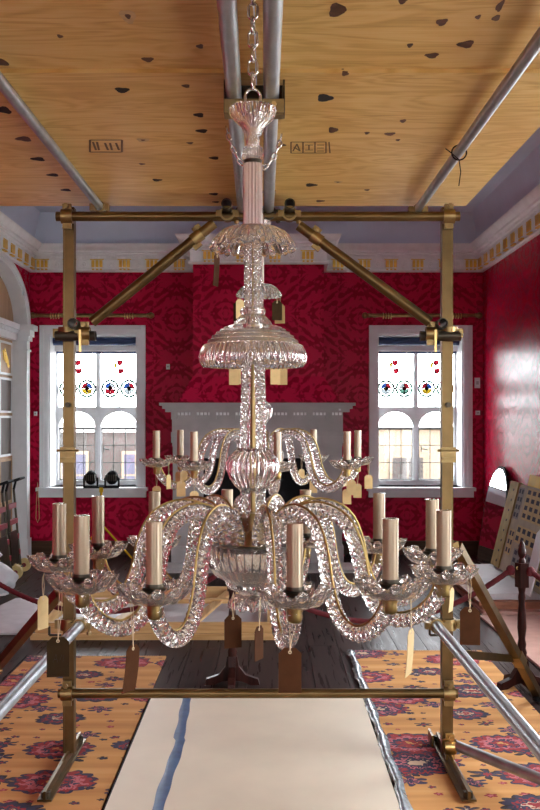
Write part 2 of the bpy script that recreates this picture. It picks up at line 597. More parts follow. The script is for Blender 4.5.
# ------------------------------------------------------------------ the room
ZC0, ZC1, ZTOP = 3.31, 3.60, 3.98           # cornice foot, cornice top, flat of the ceiling
WT = 0.44
BX0, BX1, BY = -0.833, 0.622, 11.0          # chimney breast

# floor: sub-base plus separate boards
floor = struct(MB().box(XL - 0.3, XR + 0.3, YR - 0.3, YB + 0.2, -0.12, -0.022).build('floor', 'dark_panel'), 'dark polished wooden floorboards running to the window wall')
bw = 0.205
nb = int(math.ceil((XR - XL) / bw))
for i in range(nb):
    x0 = XL + i * bw
    x1 = min(x0 + bw - 0.004, XR)
    y = YR - random.random() * 2
    while y < YB:
        y2 = min(y + 3.2 + random.random() * 1.6, YB)
        ya = max(y, YR)
        if y2 - ya > 0.2:
            dz = random.uniform(-0.0012, 0.0)
            MB().box(x0, x1, ya + 0.002, y2 - 0.002, -0.022, dz).build('floorboard', 'floor', floor)
        y = y2

# walls with window openings
mb = MB()
arched_sheet(mb, XL - 0.44, XR + 0.44, -0.1, ZTOP + 0.1, [(c - h, c + h, a, b, b) for c, h, a, b in BACK_WIN], lambda u, v, q: (u, q, v), YB, YB + WT)
struct(mb.build('wall_back', 'damask'), 'crimson damask wall with two leaded windows')
ARC = (10.2, 1.14, 2.66, 3.23)               # niche: centre, half width, spring, crown
mb = MB()
arched_sheet(mb, YR, YB, -0.1, ZTOP + 0.1, [(ARC[0] - ARC[1], ARC[0] + ARC[1], 0.0, ARC[2], ARC[3])], lambda u, v, q: (q, u, v), XL, XL - 0.44)
struct(mb.build('wall_left', 'damask'), 'crimson damask wall with an arched niche')
mb = MB()
arched_sheet(mb, YR, YB, -0.1, ZTOP + 0.1, [(c - h, c + h, a, b, b) for c, h, a, b in RIGHT_WIN], lambda u, v, q: (q, u, v), XR, XR + 0.3)
struct(mb.build('wall_right', 'damask'), 'crimson damask wall with a sheen beside the stacked boards')
mb = MB()
arched_sheet(mb, XL - 0.44, XR + 0.3, -0.1, ZTOP + 0.1, [(c - h, c + h, a, b, b) for c, h, a, b in REAR_FILL_WIN], lambda u, v, q: (u, q, v), YR, YR - 0.3)
struct(mb.build('wall_rear', 'damask'), 'crimson damask wall opposite the chimneypiece')

# chimney breast with flared foot
mb = MB()
FX = 0.16
prof = [(0, 3.61), (0, 2.06), (FX, 1.79), (FX, -0.0)]
vs, fs = [], []
for o, z in prof:
    vs += [(BX0 - o, YB + 0.02, z), (BX0 - o, BY - o * 0.4, z), (BX1 + o, BY - o * 0.4, z), (BX1 + o, YB + 0.02, z)]
for i in range(3):
    for k in range(3):
        fs.append((i * 4 + k, i * 4 + k + 1, i * 4 + k + 5, i * 4 + k + 4))
fs.append((0, 1, 2, 3))
mb.add(vs, fs)
struct(mb.build('wall_chimney_breast', 'damask'), 'crimson chimney breast flaring out above the mantel shelf')

# ceiling: leaning cove band then the flat
mb = MB()
c0, c1 = -0.02, 0.16
mb.add([(XL - c0, YR, ZC1 - 0.02), (XR + c0, YR, ZC1 - 0.02), (XR + c0, YB - c0, ZC1 - 0.02), (XL - c0, YB - c0, ZC1 - 0.02),
        (XL + c1, YR + c1, ZTOP), (XR - c1, YR + c1, ZTOP), (XR - c1, YB - c1, ZTOP), (XL + c1, YB - c1, ZTOP),
        (XL + c1, YR + c1, ZTOP + 0.1), (XR - c1, YR + c1, ZTOP + 0.1), (XR - c1, YB - c1, ZTOP + 0.1), (XL + c1, YB - c1, ZTOP + 0.1)],
       [(0, 1, 5, 4), (1, 2, 6, 5), (2, 3, 7, 6), (3, 0, 4, 7), (4, 5, 6, 7), (8, 9, 10, 11)])
ceil = struct(mb.build('ceiling', 'cove'), 'blue grey coved ceiling above the cornice')

# cornice round the room, breaking forward over the breast
plan = [(XR, YR), (XR, YB), (BX1, YB), (BX1, BY), (BX0, BY), (BX0, YB), (XL, YB), (XL, YR)]
CP = [(0, 3.305), (0.045, 3.305), (0.055, 3.318), (0.045, 3.331), (0.03, 3.335), (0.03, 3.452), (0.05, 3.455), (0.05, 3.485),
      (0.10, 3.490), (0.10, 3.515), (0.13, 3.52), (0.13, 3.548), (0.145, 3.556), (0.165, 3.575), (0.18, 3.60), (0.185, 3.615), (0, 3.62)]
cornice = struct(sweep_plan(plan, CP).build('trim_1', 'cornice', smooth=25), 'white moulded plaster cornice with gilded blocks')
# dentils and gilded triglyph blocks
tri = MB()
tri.box(-0.075, 0.075, -0.035, 0.0, 0.012, 0.118)
tri.box(-0.082, 0.082, -0.042, 0.0, 0.106, 0.120)
tri_me = tri.build('triglyph', 'cornice').data
fl = MB()
for k in (-1, 0, 1):
    fl.bar((k * 0.046, -0.040, 0.022), (k * 0.046, -0.040, 0.104), 0.034, 0.02, up=(0, 1, 0))
    fl.bar((k * 0.046, -0.036, -0.008), (k * 0.046, -0.036, 0.006), 0.022, 0.03, up=(0, 1, 0))
fl.box(-0.08, 0.08, -0.048, -0.03, 0.108, 0.118)
fl_me = fl.build('gold_flute', 'gold').data
ros = MB()
ros.lathe([(0.0, 0.014), (0.01, 0.012), (0.02, 0.006), (0.03, 0.010), (0.036, 0.0)], 16)
ros_me = ros.build('rosette', 'cornice', smooth=40).data
dn_me = MB().box(-0.014, 0.014, -0.028, 0, 0, 0.03).build('dentil', 'cornice').data
for o in list(bpy.data.objects):
    if o.name in ('triglyph', 'gold_flute', 'rosette', 'dentil'):
        bpy.data.objects.remove(o)


def frieze_run(p, q, inward_rot, n, rosettes=True):
    p, q = Vector(p), Vector(q)
    L = (q - p).length
    d = (q - p) / L
    off = Vector((0, -0.03, 0))
    off.rotate(Matrix.Rotation(inward_rot, 3, 'Z'))
    for i in range(n):
        c = p + d * (L * (i + 0.5) / n)
        t = link('triglyph', tri_me, cornice, (c.x + off.x, c.y + off.y, 3.333), (0, 0, inward_rot))
        link('gold_flute', fl_me, t)
        if rosettes and i < n - 1:
            e = p + d * (L * (i + 1) / n)
            link('rosette', ros_me, cornice, (e.x + off.x, e.y + off.y, 3.392), (PI / 2, 0, inward_rot))


frieze_run((BX1 + 0.04, YB, 0), (XR, YB, 0), 0, 6)
frieze_run((XL, YB, 0), (BX0 - 0.04, YB, 0), 0, 6)
frieze_run((BX0, BY, 0), (BX1, BY, 0), 0, 4)
frieze_run((XR, YB, 0), (XR, 7.6, 0), -PI / 2, 13)
frieze_run((XL, 8.6, 0), (XL, YB, 0), PI / 2, 10)
dent = MB()


def dentil_run(p, q, n, nx, ny):
    p, q = Vector(p), Vector(q)
    for i in range(n):
        c = p + (q - p) * ((i + 0.5) / n)
        a, b = (0.05, 0.075)
        if nx:
            xs = sorted((c.x + nx * a, c.x + nx * b))
            dent.box(xs[0], xs[1], c.y - 0.017, c.y + 0.017, 3.456, 3.486)
        else:
            dent.box(c.x - 0.017, c.x + 0.017, c.y - b, c.y - a, 3.456, 3.486)


dentil_run((BX1, YB, 0), (XR, YB, 0), 28, 0, -1)
dentil_run((XL, YB, 0), (BX0, YB, 0), 28, 0, -1)
dentil_run((BX0, BY, 0), (BX1, BY, 0), 21, 0, -1)
dentil_run((XR, 7.6, 0), (XR, YB, 0), 58, -1, 0)
dentil_run((XL, 8.6, 0), (XL, YB, 0), 44, 1, 0)
d_o = dent.build('dentil_band', 'cornice', cornice)
d_o['kind'] = 'stuff'
# thin picture rail line on the cove
pr = sweep_plan([(XR, YR), (XR, YB), (XL, YB), (XL, YR)], [(0.06, 3.79), (0.068, 3.79), (0.07, 3.80), (0.062, 3.80)])
struct(pr.build('trim_2', 'cove'), 'thin moulding line along the cove')

# skirting
struct(MB().box(XL, BX0 - FX, YB - 0.025, YB, 0, 0.16).box(BX1 + FX, XR, YB - 0.025, YB, 0, 0.16).build('baseboard_back', 'skirting'), 'brown wooden skirting below the windows')
struct(MB().box(XR - 0.025, XR, YR, YB - 0.025, 0, 0.16).build('baseboard_right', 'skirting'), 'brown wooden skirting behind the leaning boards')
struct(MB().box(XL, XL + 0.025, YR, ARC[0] - ARC[1] - 0.3, 0, 0.16).build('baseboard_left', 'skirting'), 'brown wooden skirting of the niche wall')


# ------------------------------------------------------------------ the two leaded windows
def leaded_window(name, label, c, hw, z0, z1, mirror):
    root = struct(empty(name, (c, YB, z0)), label)
    H = z1 - z0
    A = 0.085
    # architrave: two stiles, a head, moulded in two steps
    for sx in (-1, 1):
        a, b = sorted((sx * hw, sx * (hw + A)))
        m = MB().box(a, b, -0.03, 0, -0.0, H + A)
        a2, b2 = sorted((sx * (hw + A * 0.55), sx * (hw + A + 0.012)))
        m.box(a2, b2, -0.05, -0.0, -0.0, H + A + 0.012)
        m.build('architrave_stile', 'white', root)
    MB().box(-hw, hw, -0.03, 0, H, H + A).box(-hw - A * 0.5, hw + A * 0.5, -0.05, -0.0, H + A * 0.55, H + A + 0.012).build('architrave_head', 'white', root)
    MB().box(-hw - A - 0.04, hw + A + 0.04, -0.12, 0.36, -0.04, 0.0).box(-hw - A - 0.02, hw + A + 0.02, -0.085, -0.0, -0.115, -0.04).build('window_sill', 'white', root)
    # jamb linings
    for sx in (-1, 1):
        a, b = sorted((sx * (hw - 0.018), sx * hw))
        MB().box(a, b, 0.0, 0.43, 0, H).build('jamb_lining', 'white', root)
    MB().box(-hw, hw, 0.0, 0.43, H - 0.018, H).build('head_lining', 'white', root)
    # stone mullion frame with two rectangular upper and two arched lower lights
    x0, x1 = -hw + 0.018, hw - 0.018
    mw = 0.026
    hl = [(x0 + 0.02, -mw), (mw, x1 - 0.02)]
    up0, up1 = 0.945, 1.59
    holes = []
    for a, b in hl:
        holes.append((a + 0.008, b - 0.008, 0.06, 0.70, 0.885))
        holes.append((a, b, up0, up1, up1))
    fm = MB()
    arched_sheet(fm, x0, x1, 0.0, H - 0.018, holes, lambda u, v, q: (u, q, v), 0.34, 0.44)
    fm.build('mullion_frame', 'white', root)
    fm2 = MB()                                  # chamfer beads
    fm2.box(-0.012, 0.012, 0.325, 0.34, 0.06, up1).box(x0, x1, 0.325, 0.34, 0.905, 0.93)
    fm2.build('mullion_bead', 'white', root)
    # blind rolled at the head
    MB().cyl((x0 + 0.01, 0.14, H - 0.075), (x1 - 0.01, 0.14, H - 0.075), 0.05, 20).build('roller_blind', 'blind', root, smooth=40)
    MB().box(x0 + 0.01, x1 - 0.01, 0.20, 0.225, H - 0.19, H - 0.125).build('blind_pelmet', 'white', root)
    MB().box(x0 + 0.005, x1 - 0.005, 0.318, 0.336, up1 - 0.002, up1 + 0.032).build('blind_slot', 'blind', root)
    # lower lights: panes between lead cames
    for a, b, za, sp, tp in holes[0::2]:
        cols = [a + (b - a) * k / 3 for k in range(4)]
        rows = [za, za + 0.21, za + 0.42, sp - 0.02]
        lead = MB()
        for x in cols[1:3]:
            lead.box(x - 0.004, x + 0.004, 0.382, 0.392, za, sp)
            lead.tube([(x, 0.387, sp), (x + (0.06 if x < (a + b) / 2 else -0.06) * 0.0, 0.387, sp + 0.06), (x + (-0.045 if x < (a + b) / 2 else 0.045), 0.387, sp + 0.13)], 0.004, 6)
            lead.tube([(x, 0.387, sp), (x + (0.03 if x < (a + b) / 2 else -0.03), 0.387, sp + 0.09), ((a + b) / 2, 0.387, sp + 0.165)], 0.004, 6)
        for z in rows[1:3]:
            lead.box(a, b, 0.382, 0.392, z - 0.004, z + 0.004)
        lead.build('lead_came', 'lead', root)
        MB().box(a, b, 0.372, 0.394, sp - 0.032, sp - 0.008).build('saddle_bar', 'lead', root)
        cs = MB()
        for x in (a + 0.006, b - 0.006):
            cs.box(x - 0.006, x + 0.006, 0.378, 0.396, za, sp)
        cs.box(a, b, 0.378, 0.396, za, za + 0.014)
        cs.build('casement', 'lead', root)
        for i in range(3):
            for j in range(3):
                MB().box(cols[i] + 0.004, cols[i + 1] - 0.004, 0.385, 0.389, rows[j] + 0.004, rows[j + 1] - 0.004).build('pane', 'pane', root)
        arc = [(a, sp)] + [((a + b) / 2 - (b - a) / 2 * math.cos(PI * k / 16), sp + (tp - sp) * math.sin(PI * k / 16)) for k in range(1, 16)] + [(b, sp)]
        MB().prism(arc, lambda u, v, q: (u, q, v), 0.385, 0.389).build('arched_pane', 'pane', root)
    hx = hl[1][0] + 0.04
    MB().bar((hx, 0.365, 0.44), (hx + 0.075, 0.35, 0.425), 0.012, 0.012).bar((hx, 0.37, 0.40), (hx, 0.37, 0.47), 0.012, 0.012).build('window_catch', 'lead', root)
    # upper lights: leads, heraldic roundels, small shields
    for li, (a, b, za, sp, tp) in enumerate(holes[1::2]):
        lead = MB()
        mid = (a + b) / 2
        lead.box(mid - 0.003, mid + 0.003, 0.384, 0.392, za, za + 0.13)
        for z in (za + 0.12, za + 0.32):
            lead.box(a, b, 0.384, 0.392, z - 0.003, z + 0.003)
        lead.build('lead_came', 'lead', root)
        MB().box(a, b, 0.389, 0.392, za, sp).build('pane', 'pane', root)
        rr = (b - a) / 4 - 0.003
        for k in range(2):
            cx, cz = a + (b - a) * (0.25 + 0.5 * k), za + 0.22
            rd = empty('roundel', (cx, 0.384, cz), parent=root)
            pal = [('sg_blue', 'sg_white', 'sg_red'), ('sg_white', 'sg_green', 'sg_red'), ('sg_red', 'sg_yellow', 'sg_blue'), ('sg_blue', 'sg_red', 'sg_white')][(li * 2 + k) if not mirror else (li * 2 + k + 1) % 4]
            for g8 in range(8):
                arc8 = [(rq * math.cos(PI / 4 * (g8 + e)), rq * math.sin(PI / 4 * (g8 + e))) for rq, es in ((rr, (0.03, 0.36, 0.66, 0.97)), (rr * 0.74, (0.97, 0.66, 0.36, 0.03))) for e in es]
                MB().prism(arc8, lambda u, v, t: (u, t, v), -0.002, 0.001).build('green_piece', 'sg_green', rd)
            MB().lathe([(rr, 0.004), (rr, 0.0), (rr * 0.88, 0.0), (rr * 0.88, 0.004)], 28, closed=True).build('lead_ring', 'lead', rd, rot=(PI / 2, 0, 0))
            q = rr * 0.72
            quarters = [[(-q * 0.92, q * 0.06), (-q * 0.06, q * 0.06), (-q * 0.06, q * 0.95), (-q * 0.6, q * 0.72)],
                        [(q * 0.06, q * 0.06), (q * 0.92, q * 0.06), (q * 0.62, q * 0.7), (q * 0.06, q * 0.95)],
                        [(-q * 0.92, -q * 0.06), (-q * 0.62, -q * 0.7), (-q * 0.06, -q * 0.95), (-q * 0.06, -q * 0.06)],
                        [(q * 0.06, -q * 0.06), (q * 0.06, -q * 0.95), (q * 0.62, -q * 0.7), (q * 0.92, -q * 0.06)]]
            for w_, poly in enumerate(quarters):
                MB().prism(poly, lambda u, v, t: (u, t, v), -0.002, 0.001).build('stained_piece', pal[(w_ * 2) % 3 if w_ < 3 else 1], rd)
            MB().prism([(-q * 0.3, q * 0.3), (q * 0.3, q * 0.3), (q * 0.28, -q * 0.12), (0, -q * 0.42), (-q * 0.28, -q * 0.12)], lambda u, v, t: (u, t, v), -0.006, -0.004).build('shield', 'sg_red' if (li + k) % 2 else 'sg_yellow', rd)
            lm = MB()
            lm.bar((-q * 0.0, -0.003, -q), (q * 0.0, -0.003, q), 0.009, 0.004, up=(0, 1, 0))
            lm.bar((-q, -0.003, 0), (q, -0.003, 0.0), 0.004, 0.008)
            lm.build('lead_cross', 'lead', rd)
            MB().prism([(-0.012, 0), (0, 0.016), (0.012, 0), (0, -0.016)], lambda u, v, t: (cx + rr + u if k == 0 else cx - rr + u, 0.385 + t, cz + v), -0.002, 0.001).build('yellow_diamond', 'sg_yellow', root)
        for dx, dz, col in ((0.0, 0.53, 'sg_red'), (0.012, 0.43, 'sg_red'), (-0.05, 0.5, 'sg_yellow')):
            MB().prism([(-0.036, 0.03), (0.033, 0.036), (0.039, -0.006), (0.003, -0.039), (-0.03, -0.018)], lambda u, v, t: (mid + dx + u * (1 if col == 'sg_red' else 0.5), 0.386 + t, za + dz + v), -0.002, 0.001).build('stained_piece', col, root)
    return root


leaded_window('window_1', 'white framed leaded window behind the twin headed work light', *BACK_WIN[0], True)
leaded_window('window_2', 'white framed leaded window beside the leaning mirror', *BACK_WIN[1], False)


def plain_window(name, label, fn, hw, z0, z1):
    """tall sash windows in the side wall, and ones added in the unseen rear wall; fn(u, w, z)"""
    root = struct(empty(name), label)
    def bx(u0, u1, w0, w1, a, b):
        p, q = fn(u0, w0, a), fn(u1, w1, b)
        return MB().box(min(p[0], q[0]), max(p[0], q[0]), min(p[1], q[1]), max(p[1], q[1]), a, b)
    for s_ in (-1, 1):
        u = sorted((s_ * hw, s_ * (hw + 0.1)))
        bx(u[0], u[1], -0.03, 0, z0, z1 + 0.1).build('architrave_stile', 'white', root)
        u = sorted((s_ * (hw - 0.02), s_ * hw))
        bx(u[0], u[1], 0, 0.3, z0, z1).build('jamb_lining', 'white', root)
    bx(-hw, hw, -0.03, 0, z1, z1 + 0.1).build('architrave_head', 'white', root)
    bx(-hw - 0.14, hw + 0.14, -0.1, 0.3, z0 - 0.05, z0).build('window_sill', 'white', root)
    for u in (-hw + 0.03, 0, hw - 0.03):
        bx(u - 0.022, u + 0.022, 0.14, 0.18, z0, z1).build('glazing_bar', 'white', root)
    for k in range(5):
        z = z0 + (z1 - z0 - 0.04) * k / 4
        bx(-hw, hw, 0.14, 0.18, z, z + 0.04).build('glazing_bar', 'white', root)
    for k in range(4):
        z = z0 + (z1 - z0 - 0.04) * k / 4 + 0.04
        for u in (-hw + 0.052, 0.022):
            bx(u, u + hw - 0.074, 0.158, 0.162, z, z + (z1 - z0 - 0.04) / 4 - 0.04).build('pane', 'pane', root)


for i, (c, hw, z0, z1) in enumerate(RIGHT_WIN):
    plain_window('window_%d' % (3 + i), 'tall white sash window in the side wall', lambda u, q, z, c=c: (XR + q, c + u, z), hw, z0, z1)
for i, (c, hw, z0, z1) in enumerate(REAR_FILL_WIN):
    plain_window('window_%d' % (6 + i), 'tall white sash window added in the unseen rear wall for fill light', lambda u, q, z, c=c: (c + u, YR - q, z), hw, z0, z1)

# ------------------------------------------------------------------ arched niche with panelled door on the left
root = struct(empty('door_1', (XL, ARC[0], 0)), 'white arched doorway with tan panelled door and gilded ornament')
ac, ah = 0.0, ARC[1]
arch = MB()
for r0, r1, pr_ in ((0.0, 0.05, 0.035), (0.045, 0.085, 0.055)):
    n = 40
    for k in range(n):
        t0, t1 = PI * k / n, PI * (k + 1) / n
        P4 = []
        for t, rr in ((t0, r0), (t1, r0), (t1, r1), (t0, r1)):
            P4.append((-(ah + rr) * math.cos(t), ARC[2] + (ARC[3] - ARC[2] + rr) * math.sin(t)))
        arch.add([(0, a, b) for a, b in P4] + [(pr_, a, b) for a, b in P4], [(4, 5, 6, 7), (0, 1, 5, 4), (2, 3, 7, 6), (0, 3, 7, 4), (1, 2, 6, 5)])
arch.build('archivolt', 'white', root, smooth=30)
sof = MB()
n = 32
for k in range(n):
    t0, t1 = PI * k / n, PI * (k + 1) / n
    q = [(-(ah - 0.012) * math.cos(t), ARC[2] + (ARC[3] - ARC[2] - 0.012) * math.sin(t)) for t in (t0, t1)]
    sof.add([(0.03, *q[0]), (0.03, *q[1]), (-0.14, *q[1]), (-0.14, *q[0])], [(0, 1, 2, 3)])
sof.build('arch_soffit', 'white', root, smooth=40)
for s_ in (-1, 1):
    a, b = sorted((s_ * (ah - 0.07), s_ * (ah + 0.075)))
    MB().box(-0.15, 0.045, a, b, 0, 2.48).box(-0.15, 0.06, a - 0.012, b + 0.012, 0, 0.22).build('pilaster', 'white', root)
    MB().box(-0.15, 0.058, a - 0.012, b + 0.012, 2.36, 2.385).box(-0.15, 0.07, a - 0.02, b + 0.02, 2.48, 2.53).box(-0.15, 0.09, a - 0.03, b + 0.03, 2.53, 2.60).box(-0.15, 0.125, a - 0.05, b + 0.05, 2.60, 2.66).build('capital', 'white', root)
MB().box(-0.15, -0.02, -ah + 0.07, ah - 0.07, 2.60, 2.66).box(-0.15, -0.06, -ah + 0.07, ah - 0.07, 2.48, 2.60).build('entablature', 'white', root)
dm = MB()
for k in range(36):
    y = -ah + 0.1 + k * (2 * ah - 0.2) / 35
    dm.box(-0.06, -0.035, y - 0.016, y + 0.016, 2.555, 2.595)
dm.build('dentil_band', 'white', root)['kind'] = 'stuff'
MB().box(-0.16, -0.12, -ah, ah, 2.6, ARC[3]).build('tympanum', 'oak', root)
MB().box(-0.16, -0.12, -ah, ah, 0.0, 2.6).build('door_leaf', 'oak', root)
zs = [(0.12, 0.62), (0.68, 1.12), (1.20, 1.60), (1.68, 2.02), (2.10, 2.42)]
for j in range(4):
    y0 = -ah + 0.12 + j * 0.51
    for za, zb in zs:
        m = MB().box(-0.12, -0.108, y0, y0 + 0.45, za, zb)
        p = m.build('door_panel', 'oak' if za > 2 else 'dark_panel', root)
        fr = MB()
        for (a, b, c_, d_) in ((y0 - 0.02, y0 + 0.47, zb, zb + 0.025), (y0 - 0.02, y0 + 0.47, za - 0.025, za), (y0 - 0.02, y0, za, zb), (y0 + 0.45, y0 + 0.47, za, zb)):
            fr.box(-0.12, -0.098, a, b, c_, d_)
        fr.build('panel_moulding', 'white' if za > 1 else 'oak', p)
    orn = MB()
    for k in range(3):
        orn.tube([(-0.105, y0 + 0.225 + 0.13 * math.sin(t * 0.6 + k * 2.1) * (0.4 + 0.6 * t / 6), 2.26 + 0.10 * math.cos(t + k * 2.1) * (0.3 + 0.7 * t / 6)) for t in [x * 0.5 for x in range(13)]], 0.011, 6)
    orn.build('gilded_ornament', 'gold', root, smooth=40)

# ------------------------------------------------------------------ chimneypiece
fp = tag(empty('chimneypiece', (-0.115, 10.98, 0)), 'grey stone chimneypiece with dentil cornice below the crimson chimney breast', 'fireplace')
W2 = 1.065
yf = -0.22
MB().box(-W2, W2, yf - 0.03, 0.04, 1.735, 1.765).box(-W2 + 0.03, W2 - 0.03, yf, 0.04, 1.70, 1.735).box(-W2 + 0.06, W2 - 0.06, yf + 0.03, 0.04, 1.665, 1.70).build('mantel_shelf', 'stone', fp)
MB().box(-W2 + 0.13, W2 - 0.13, yf + 0.07, 0.04, 1.44, 1.665).build('frieze', 'stone', fp)
for k in range(44):
    x = -W2 + 0.16 + k * (2 * W2 - 0.32) / 43
    if k % 5 != 0:
        link('dentil', dn_me, fp, (x, yf + 0.07, 1.63))
    else:
        MB().box(x - 0.035, x + 0.035, yf + 0.02, yf + 0.07, 1.585, 1.665).build('modillion', 'stone', fp)
for k, dz in ((0, 1.42), (1, 1.395)):
    MB().box(-W2 + 0.12, W2 - 0.12, yf + 0.06 - 0.0 * k, 0.04, dz, dz + 0.025).build('moulding', 'stone', fp)
for s_ in (-1, 1):
    a, b = sorted((s_ * (W2 - 0.14), s_ * (W2 - 0.47)))
    MB().box(a, b, yf + 0.06, 0.04, 0.0, 1.40).build('jamb', 'stone', fp)
    MB().box(a + 0.05, b - 0.05, yf + 0.045, yf + 0.06, 0.24, 1.30).build('pilaster_panel', 'stone', fp)
    MB().box(a - 0.015, b + 0.015, yf + 0.03, 0.04, 1.33, 1.40).box(a - 0.005, b + 0.005, yf + 0.045, 0.04, 1.29, 1.33).build('capital', 'stone', fp)
    MB().box(a - 0.015, b + 0.015, yf + 0.03, 0.04, 0.0, 0.20).build('plinth', 'stone', fp)
MB().box(-W2 + 0.47, W2 - 0.47, yf + 0.09, 0.04, 1.16, 1.40).build('lintel', 'stone', fp)
MB().box(-W2 + 0.47, W2 - 0.47, yf + 0.12, 0.04, 0.0, 1.16).build('fire_recess', 'black', fp)
gr = MB()
for k in range(9):
    x = -0.32 + k * 0.08
    gr.bar((x, yf + 0.10, 0.08), (x, yf + 0.10, 0.42), 0.014, 0.014)
gr.bar((-0.34, yf + 0.10, 0.42), (0.34, yf + 0.10, 0.42), 0.02, 0.02).bar((-0.34, yf + 0.10, 0.08), (0.34, yf + 0.10, 0.08), 0.02, 0.02)
gr.build('fire_grate', 'dark_metal', fp)
tag(MB().box(-W2 - 0.1, W2 + 0.1, -0.55, 0.0, 0, 0.03).build('hearth_slab', 'stone', None, (-0.115, 10.76, 0)), 'low grey stone hearth in front of the chimneypiece', 'hearth')
tag(MB().box(-0.012, 0.012, -0.004, 0, -0.01, 0.01).build('price_label', 'white', None, (0.78, 10.755, 1.69)), 'tiny white label on the chimneypiece edge', 'label')


# ------------------------------------------------------------------ curtain poles
def curtain_pole(x0, x1, label):
    y, z = YB - 0.11, 2.79
    r = tag(empty('curtain_pole', ((x0 + x1) / 2, YB, z)), label, 'curtain pole', 'brass curtain poles over the windows')
    h = (x1 - x0) / 2
    MB().cyl((-h + 0.05, -0.11, 0), (h - 0.05, -0.11, 0), 0.021, 16).build('pole', 'old_brass', r, smooth=40)
    for s_ in (-1, 1):
        m = MB()
        m.lathe([(0, -0.07), (0.02, -0.066), (0.034, -0.045), (0.036, -0.03), (0.03, -0.012), (0.02, -0.004), (0.028, 0.004), (0.028, 0.014), (0.018, 0.02)], 18)
        m.build('finial', 'old_brass', r, (s_ * (h - 0.06), -0.11, 0), 40, (0, -PI / 2 * s_, 0))
        MB().cyl((s_ * (h - 0.16), -0.11, 0), (s_ * (h - 0.16), 0.0, -0.0), 0.012, 10).lathe([(0.03, -0.012), (0.03, 0.0)], 16, (s_ * (h - 0.16), -0.012, 0)).build('pole_bracket', 'old_brass', r, smooth=40)
    for k in range(4):
        for s_ in (-1, 1):
            m = MB()
            m.tube([(0, 0.03 * math.cos(t), 0.03 * math.sin(t)) for t in [2 * PI * i / 16 for i in range(16)]], 0.006, 6, closed=True)
            m.build('curtain_ring', 'brass', r, (s_ * (h - 0.24 - k * 0.03), -0.11, -0.006), 40)


curtain_pole(-2.76, -1.33, 'dull brass curtain pole with finials above the window with the work light')
curtain_pole(1.10, 2.48, 'dull brass curtain pole with finials above the window by the mirror')


def wall_box(name, label, x, z, wd, h):
    r = tag(empty(name, (x, YB, z)), label, 'wall fitting')
    MB().box(-wd / 2, wd / 2, -0.025, 0, -h / 2, h / 2).build('housing', 'white', r)
    MB().box(-wd / 4, wd / 4, -0.03, -0.025, -h / 6, h / 6).build('button', 'stone', r)


wall_box('thermostat', 'small white thermostat box high on wall beside the right hand window', 2.50 - 0.05, 2.01, 0.06, 0.12)
wall_box('light_switch', 'small white switch below the thermostat box', 2.455, 1.66, 0.05, 0.05)
wall_box('alarm_sensor', 'tiny white sensor on damask between window and chimney breast', -1.17, 2.20, 0.04, 0.06)
wall_box('wall_socket', 'small white plate on damask between arch and window', -2.72, 1.65, 0.035, 0.05)

# ------------------------------------------------------------------ outside the back windows
struct(MB().box(-60, 60, YB + 0.44, 90, -1.1, -1.0).box(XR + 0.3, 60, -40, YB + 0.44, -1.1, -1.0).box(-60, XR + 0.3, -40, YR - 0.3, -1.1, -1.0).build('ground', 'gravel'), 'pale gravel court outside the windows')
hs = tag(empty('house', (4.5, 22, -1.0)), 'cream rendered house across the court behind the window by the mirror', 'building')
MB().box(-4.2, 8, 0, 4, 0, 2.35).build('wall', 'house', hs)
MB().box(-4.3, 8.1, -0.1, 4.1, 2.35, 2.55).build('parapet', 'stone', hs)
for k in range(4):
    wn = MB().box(-3.4 + k * 1.6, -2.6 + k * 1.6, -0.04, 0.0, 0.6, 1.8).build('window', 'house', hs)
    for i in range(2):
        for j in range(2):
            MB().box(-3.34 + k * 1.6 + i * 0.36, -3.02 + k * 1.6 + i * 0.36, -0.05, -0.04, 0.66 + j * 0.56, 1.16 + j * 0.56).build('window_pane', 'house_brown', wn)
hs = tag(empty('house', (-4.6, 21, -1.0)), 'brown rendered house across the court behind the window with work light', 'building')
MB().box(-6, 3.2, 0, 4, 0, 2.3).build('wall', 'house_brown', hs)
MB().box(-6.1, 3.3, -0.1, 4.1, 2.3, 2.5).build('parapet', 'stone', hs)
for k in range(4):
    wn = MB().box(-2.4 + k * 1.3, -1.8 + k * 1.3, -0.04, 0.0, 0.9, 1.9).build('window', 'house', hs)
    for i in range(2):
        for j in range(2):
            MB().box(-2.35 + k * 1.3 + i * 0.26, -2.12 + k * 1.3 + i * 0.26, -0.05, -0.04, 0.95 + j * 0.46, 1.37 + j * 0.46).build('window_pane', 'print_dark', wn)


# ------------------------------------------------------------------ rugs, floor board
def rug(x0, x1, y0, y1, label):
    r = tag(empty('rug', ((x0 + x1) / 2, (y0 + y1) / 2, 0.0)), label, 'rug', 'gold patterned rugs either side of the cream board')
    hx, hy = (x1 - x0) / 2, (y1 - y0) / 2
    m = MB()
    nx, ny = 14, 50
    vs, fs = [], []
    for j in range(ny + 1):
        for i in range(nx + 1):
            u, v = -1 + 2 * i / nx, -1 + 2 * j / ny
            z = 0.009 + 0.0015 * math.sin(v * 23 + u * 3) * math.sin(u * 5 + 1)
            vs.append((u * hx, v * hy, z))
    for j in range(ny):
        for i in range(nx):
            a = j * (nx + 1) + i
            fs.append((a, a + 1, a + nx + 2, a + nx + 1))
    m.add(vs, fs)
    m.box(-hx, hx, -hy, hy, 0.0005, 0.006)
    m.build('pile', 'rug', r, smooth=60)
    fr = MB()
    for i in range(int(hx * 2 / 0.012)):
        x = -hx + 0.006 + i * 0.012
        fr.bar((x, hy, 0.004), (x + random.uniform(-0.004, 0.004), hy + 0.03, 0.002), 0.004, 0.002)
    o = fr.build('fringe', 'string', r)
    o['kind'] = 'stuff'
    return r


